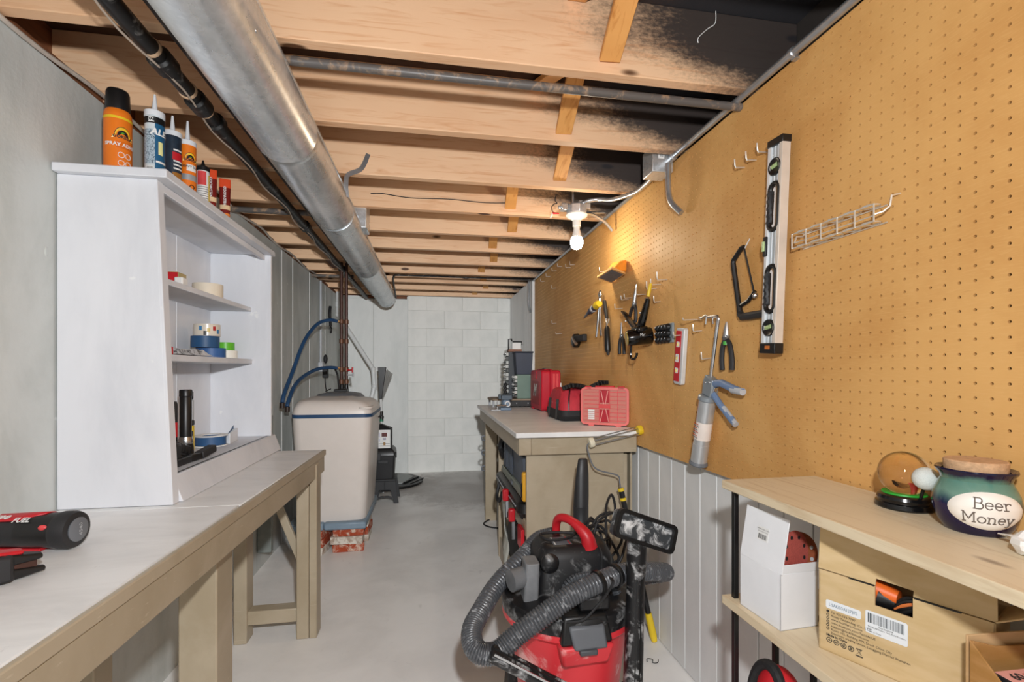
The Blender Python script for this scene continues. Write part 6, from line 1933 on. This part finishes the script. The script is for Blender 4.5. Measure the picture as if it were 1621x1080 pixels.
hs0 = gB + gd * .012
ob('housing', shape(('prism', [(-.022, 0), (.030, 0), (.034, .03), (.030, .062), (-.016, .072), (-.024, .05)], hs0 + V((.014, 0, 0)), gw, gd, V((-.028, 0, 0)))), mat('#9aa3aa', .35, .5), t, .004, world=True)
for x, z in ((-.006, .045), (.018, .052)):
    ob('rivet', shape(('sphere', hs0 + gw * x + gd * z + V((-.0145, 0, 0)), .0045, 10, 6)), M_STEEL, t, world=True)
M_TRIG = mat('#6f86a8', .45, var=.08)
hq = hs0 + gd * .050 + gw * .026
he = V((.958, 1.335, 1.168))
ob('handle', shape(('tube', [hq, hq.lerp(he, .25) + gd * .008, hq.lerp(he, .7), he], [.013, .013, .0125, .010], 12)), M_TRIG, t, world=True)
ob('handle_tip', shape(('tube', [hq.lerp(he, .66) - V((0, 0, .002)), he - V((0, 0, .001))], [.0132, .0115], 12)), M_LGREY, t, world=True)
te = V((.958, 1.372, 1.062))
tq = hs0 + gd * .012 + gw * .028
ob('trigger', shape(('tube', [tq, tq.lerp(te, .4) - gw * .006, te.lerp(tq, .12), te], [.011, .0105, .011, .009], 10)), M_TRIG, t, world=True)
ob('trigger_grip', shape(('tube', [tq.lerp(te, .45) + gw * .004, te + gw * .003], [.009, .0095], 10)), M_LGREY, t, world=True)
ob('linkage', shape(('bar', tq + gd * .002, hq - gd * .01 + gw * .012, .006, .014, (1, 0, 0))), M_STEEL, t, .001, world=True)
rt = V((.958, 1.462, 1.408))
ob('plunger_rod', shape(('tube', spline([hs0 + gd * .06, hs0.lerp(rt, .5) + gd * .02, rt - gd * .02, rt, rt + V((0, .012, .010)), rt + V((0, .06, .012))], 5), .0055, 10)), M_STEEL, t, world=True)
ob('rod_hook', shape(('tube', [rt + V((0, .055, .012)), rt + V((0, .075, .020)), rt + V((0, .10, .012)), rt + V((0, .115, .018))], .004, 8), ('cyl', rt + V((0, .07, .02)), rt + V((0, .075, -.012)), .003), ('cyl', rt + V((0, .035, .014)), rt + V((0, .03, -.015)), .003)), M_STEEL, t, world=True)

def pliers(c_top, hinge, ends, label, grip, jaw_w=.010, accent=None, x=.978, gr=.0062):
    t = thing('pliers', label, 'pliers', (x, hinge[0], min(e[1] for e in ends)))
    P = lambda p, dx=0.: V((x + dx, p[0], p[1]))
    ob('jaws', shape(('tube', [P(c_top), P(c_top).lerp(P(hinge), .5), P(hinge)], [.0035, jaw_w * .75, jaw_w], 10)), M_STEEL, t, world=True)
    ob('pivot', shape(('lathe', [(.011, -.007), (.012, -.005), (.012, .005), (.011, .007)], P(hinge), (1, 0, 0), 16)), mat('#8d9196', .3, .8), t, world=True)
    for s_, e in zip((1, -1), ends):
        h = P(hinge)
        e_ = P(e)
        out = V((0, .012 * s_, 0))
        pts = spline([h, h.lerp(e_, .25) + out, h.lerp(e_, .65) + out * .9, e_], 6)
        ob('handle', shape(('tube', pts, [gr * .7 + gr * .45 * min(1, i / 5) for i in range(len(pts))], 9)), grip, t, world=True)
    if accent:
        ob('accent', shape(('cyl', P((hinge[0], hinge[1] - .014)), P((hinge[0], hinge[1] - .026)), .0105, None, 12)), accent, t, world=True)
    return t
pliers((1.446, 1.396), (1.449, 1.345), ((1.470, 1.235), (1.418, 1.235)), 'slip joint pliers with black grips and green collar right of the caulk gun', M_RUB, .012, mat('#4fae4a', .4), gr=.0072)
pliers((2.10, 1.637), (2.125, 1.548), ((2.185, 1.47), (2.112, 1.46)), 'needle nose pliers with black handles hanging upright above the cutter', M_RUB, .010, x=.955, gr=.007)
pliers((2.302, 1.478), (2.300, 1.410), ((2.325, 1.318), (2.268, 1.316)), 'small pliers with black handles hanging left of the black cutter', M_RUB, .009, x=.965, gr=.0075)
t = thing('tongue_pliers', 'long chrome adjustable pliers hanging on the far pegboard', 'pliers', (.975, 2.63, 1.43))
for s_, yb_ in ((1, 2.685), (-1, 2.60)):
    ob('handle', shape(('tube', spline([(.97, 2.625, 1.665), (.97, 2.635 + .006 * s_, 1.60), (.97, 2.64 + .018 * s_, 1.52), (.97, yb_, 1.43)], 6), .0075, 8)), M_STEEL, t, world=True)
ob('jaw', shape(('sphere', (.97, 2.622, 1.672), .020, 12, 8, (.6, .8, 1.2))), M_STEEL, t, world=True)
t = thing('screwdriver', 'black handled screwdriver hanging beside the chrome pliers', 'screwdriver', (.965, 2.5, 1.33))
ob('grip', shape(('tube', [(.965, 2.505, 1.478), (.965, 2.502, 1.462), (.965, 2.490, 1.345), (.965, 2.488, 1.335)], [.008, .0155, .0165, .013], 12)), M_BLK, t, world=True)
ob('tip_cap', shape(('cyl', (.965, 2.488, 1.337), (.965, 2.485, 1.318), .011, .007, 12)), M_BLKM, t, world=True)
ob('shank', shape(('cyl', (.965, 2.505, 1.475), (.968, 2.512, 1.52), .005)), M_STEEL, t, world=True)
ob('upper_grip', shape(('tube', [(.968, 2.512, 1.52), (.97, 2.535, 1.57), (.972, 2.558, 1.625)], [.009, .011, .009], 10)), M_RUB, t, world=True)
ob('hang_loop', shape(('tube', arc_pts((.962, 2.49, 1.515), .022, -pi, .3, 10, (0, 1, 0), (0, 0, 1)), .003, 6)), M_WIRE, t, world=True)
t = thing('nut_driver', 'stubby blue driver with yellow cap sticking out of the pegboard', 'screwdriver', (.95, 2.72, 1.6))
ob('grip', shape(('tube', [(.968, 2.83, 1.588), (.966, 2.77, 1.595), (.964, 2.72, 1.602), (.962, 2.67, 1.610)], [.010, .020, .017, .022], 12)), mat('#2d3550', .45), t, world=True)
ob('collar', shape(('cyl', (.9645, 2.735, 1.600), (.964, 2.715, 1.603), .021, None, 12)), M_LGREY, t, world=True)
ob('cap', shape(('tube', [(.962, 2.67, 1.610), (.961, 2.64, 1.614), (.960, 2.61, 1.617)], [.022, .024, .018], 12)), M_YEL, t, world=True)
ob('shank', shape(('cyl', (.968, 2.83, 1.588), (.976, 2.93, 1.572), .010, .005)), M_GREY, t, world=True)
t = thing('crank_tool', 'small black crank gadget with silver lever low on the far pegboard', 'tool', (.97, 3.05, 1.44))
ob('body', shape(('lathe', [(.045, 0), (.048, .006), (.046, .035), (.03, .045), (0, .045)], (PXF, 3.12, 1.435), (-1, .0, 0), 22)), M_BLK, t, world=True)
ob('arm', shape(('bar', (.965, 3.10, 1.445), (.965, 2.88, 1.440), .03, .045)), M_BLKM, t, .006, world=True)
ob('lever', shape(('tube', [(.95, 3.09, 1.455), (.94, 3.03, 1.43), (.938, 2.98, 1.405)], .011, 8)), M_STEEL, t, world=True)

# sanding block standing off the board
t = thing('sanding_block', 'orange cloth backed board holding grey sandpaper on a peg', 'sanding block', (.93, 2.4, 1.72))
q1 = [V((.867, 2.393, 1.72)), V((.994, 2.514, 1.718)), V((.974, 2.274, 1.72)), V((.86, 2.17, 1.722))]
nb_ = (q1[1] - q1[0]).cross(q1[2] - q1[0]).normalized()
nb_ = nb_ if nb_.z < 0 else -nb_
ob('board', shape(('hexa', [p - nb_ * .0 for p in q1], [p - nb_ * .010 for p in q1])), mat('#e8b878', .5), t, .001, world=True)
cm_ = sum(q1, V()) / 4
ob('sandpaper', shape(('hexa', [cm_ + (p - cm_) * .84 + nb_ * .0015 for p in q1], [cm_ + (p - cm_) * .84 for p in q1])), mat('#6f7076', .8, var=.25, scale=60), t, world=True)
ob('cloth', shape(('hexa', [V((.90, 2.40, 1.731)), V((.99, 2.46, 1.731)), V((.985, 2.28, 1.731)), V((.89, 2.24, 1.731))], [V((.945, 2.38, 1.80)), V((.996, 2.43, 1.815)), V((.996, 2.30, 1.80)), V((.95, 2.27, 1.785))])), mat('#e0912c', .8, var=.2), t, .010, world=True)

# rotary shears / black cutter
t = thing('hole_cutter', 'glossy black hand crimper with round drum and two handles on the pegboard', 'hand tool', (.95, 2.08, 1.35))
q = NT('gloss_black')
M_GB = q.done('#0c0a09', .12)
da, db = V((.868, 2.01, 1.376)), V((.975, 1.985, 1.390))
ob('drum', shape(('tube', [da, da.lerp(db, .06), da.lerp(db, .94), db], [.033, .036, .038, .034], 26)), M_GB, t, world=True)
ob('drum_ring', shape(('lathe', [(.024, 0), (.031, 0), (.031, .004), (.024, .004)], da - (db - da).normalized() * .003, (db - da), 24)), mat('#c8a850', .35, .5), t, world=True)
ob('drum_core', shape(('cyl', da - (db - da).normalized() * .002, da + (db - da) * .05, .024, None, 20)), M_GREY, t, world=True)
hz = V((.925, 2.02, 1.415))
ob('handle', shape(('tube', [hz, V((.925, 2.09, 1.455)), V((.925, 2.165, 1.505)), V((.93, 2.215, 1.522))], [.017, .014, .011, .005], 10)), M_GB, t, world=True)
ob('handle', shape(('tube', [hz + V((0, -.02, 0)), V((.925, 1.965, 1.465)), V((.93, 1.945, 1.515)), V((.935, 1.94, 1.545))], [.018, .017, .014, .010], 10)), M_GB, t, world=True)
ob('bridge', shape(('box', (.90, 1.965, 1.400), (.95, 2.045, 1.430))), M_GB, t, .008, world=True)
for y, z in ((2.03, 1.42), (1.98, 1.422), (2.11, 1.465), (1.955, 1.485)):
    ob('rivet', shape(('sphere', (.905, y, z), .005, 8, 6)), M_STEEL, t, world=True)
ob('spring', shape(('tube', [V((.932 + .007 * cos(i * 1.2), 1.95 + .007 * sin(i * 1.2), 1.525 + i * .0012)) for i in range(22)], .0018, 5)), M_STEEL, t, world=True)
text('Malco', db.lerp(da, .45) + V((.0, -.0375, .006)), (1, .12, 0), (0, -.15, 1), .018, M_PWHITE, t, world=True)
ob('foot_hook', shape(('tube', spline([(.90, 2.035, 1.35), (.90, 2.04, 1.31), (.90, 2.035, 1.290), (.905, 2.015, 1.285), (.91, 2.0, 1.30), (.91, 1.998, 1.312)], 5), .0055, 8)), M_GB, t, world=True)
tag(ob('yellow_tool', shape(('tube', [(.938, 1.945, 1.555), (.944, 1.942, 1.59), (.948, 1.940, 1.612)], [.007, .008, .006], 10)), M_YEL), 'small yellow handle hanging above the black crimper', 'tool')
# clip plate
t = thing('key_plate', 'clear plate of black clips screwed to the pegboard', 'clip plate', (.99, 1.9, 1.35))
ob('plate', shape(('box', (.990, 1.830, 1.350), (.9995, 1.972, 1.432))), mat('#8a9498', .3), t, .002, world=True)
rc = random.Random(9)
for i in range(4):
    for k_ in range(3):
        y, z = 1.858 + i * .029, 1.364 + k_ * .026
        ob('clip', shape(('lathe', [(.014, 0), (.0155, .004), (.012, .014), (.006, .018), (0, .018)], (.990, y, z), (-1, 0, 0), 10)), M_BLK, t, world=True)
        ob('clip_pin', shape(('sphere', (.973, y + .003, z + .004), .0035, 6, 5)), M_LGREY, t, world=True)
# small red level
t = thing('torpedo_level', 'short red and white torpedo level hanging on the pegboard', 'level', (.985, 1.75, 1.18))
ra_, rb2 = V((.990, 1.748, 1.402)), V((.990, 1.775, 1.178))
rz_ = (ra_ - rb2).normalized()
rw_ = V((0, -1, 0))
rw_ = (rw_ - rz_ * rw_.dot(rz_)).normalized()
RL = (ra_ - rb2).length
ob('body', shape(('prism', rrect(.060, RL, .010, 3, 0, RL / 2), rb2 + V((.008, 0, 0)), rw_, rz_, V((-.018, 0, 0)))), mat('#d8dadb', .4, .2), t, .002, world=True)
ob('red_face', shape(('prism', rrect(.040, RL - .022, .004, 3, -.007, RL / 2), rb2 - V((.0102, 0, 0)), rw_, rz_, V((-.002, 0, 0)))), M_RED, t, .0008, world=True)
for z, w2, h2 in ((.055, .022, .022), (.105, .024, .032), (.160, .022, .022)):
    ob('window', shape(('prism', rrect(w2, h2, .003, 2, -.007, z), rb2 - V((.0122, 0, 0)), rw_, rz_, V((-.001, 0, 0)))), M_PWHITE, t, world=True)
    ob('vial', shape(('cyl', rb2 + rz_ * (z - .006) - rw_ * .007 - V((.014, 0, 0)), rb2 + rz_ * (z + .006) - rw_ * .007 - V((.014, 0, 0)), .0045, None, 8)), mat('#d9c878', .3), t, world=True)
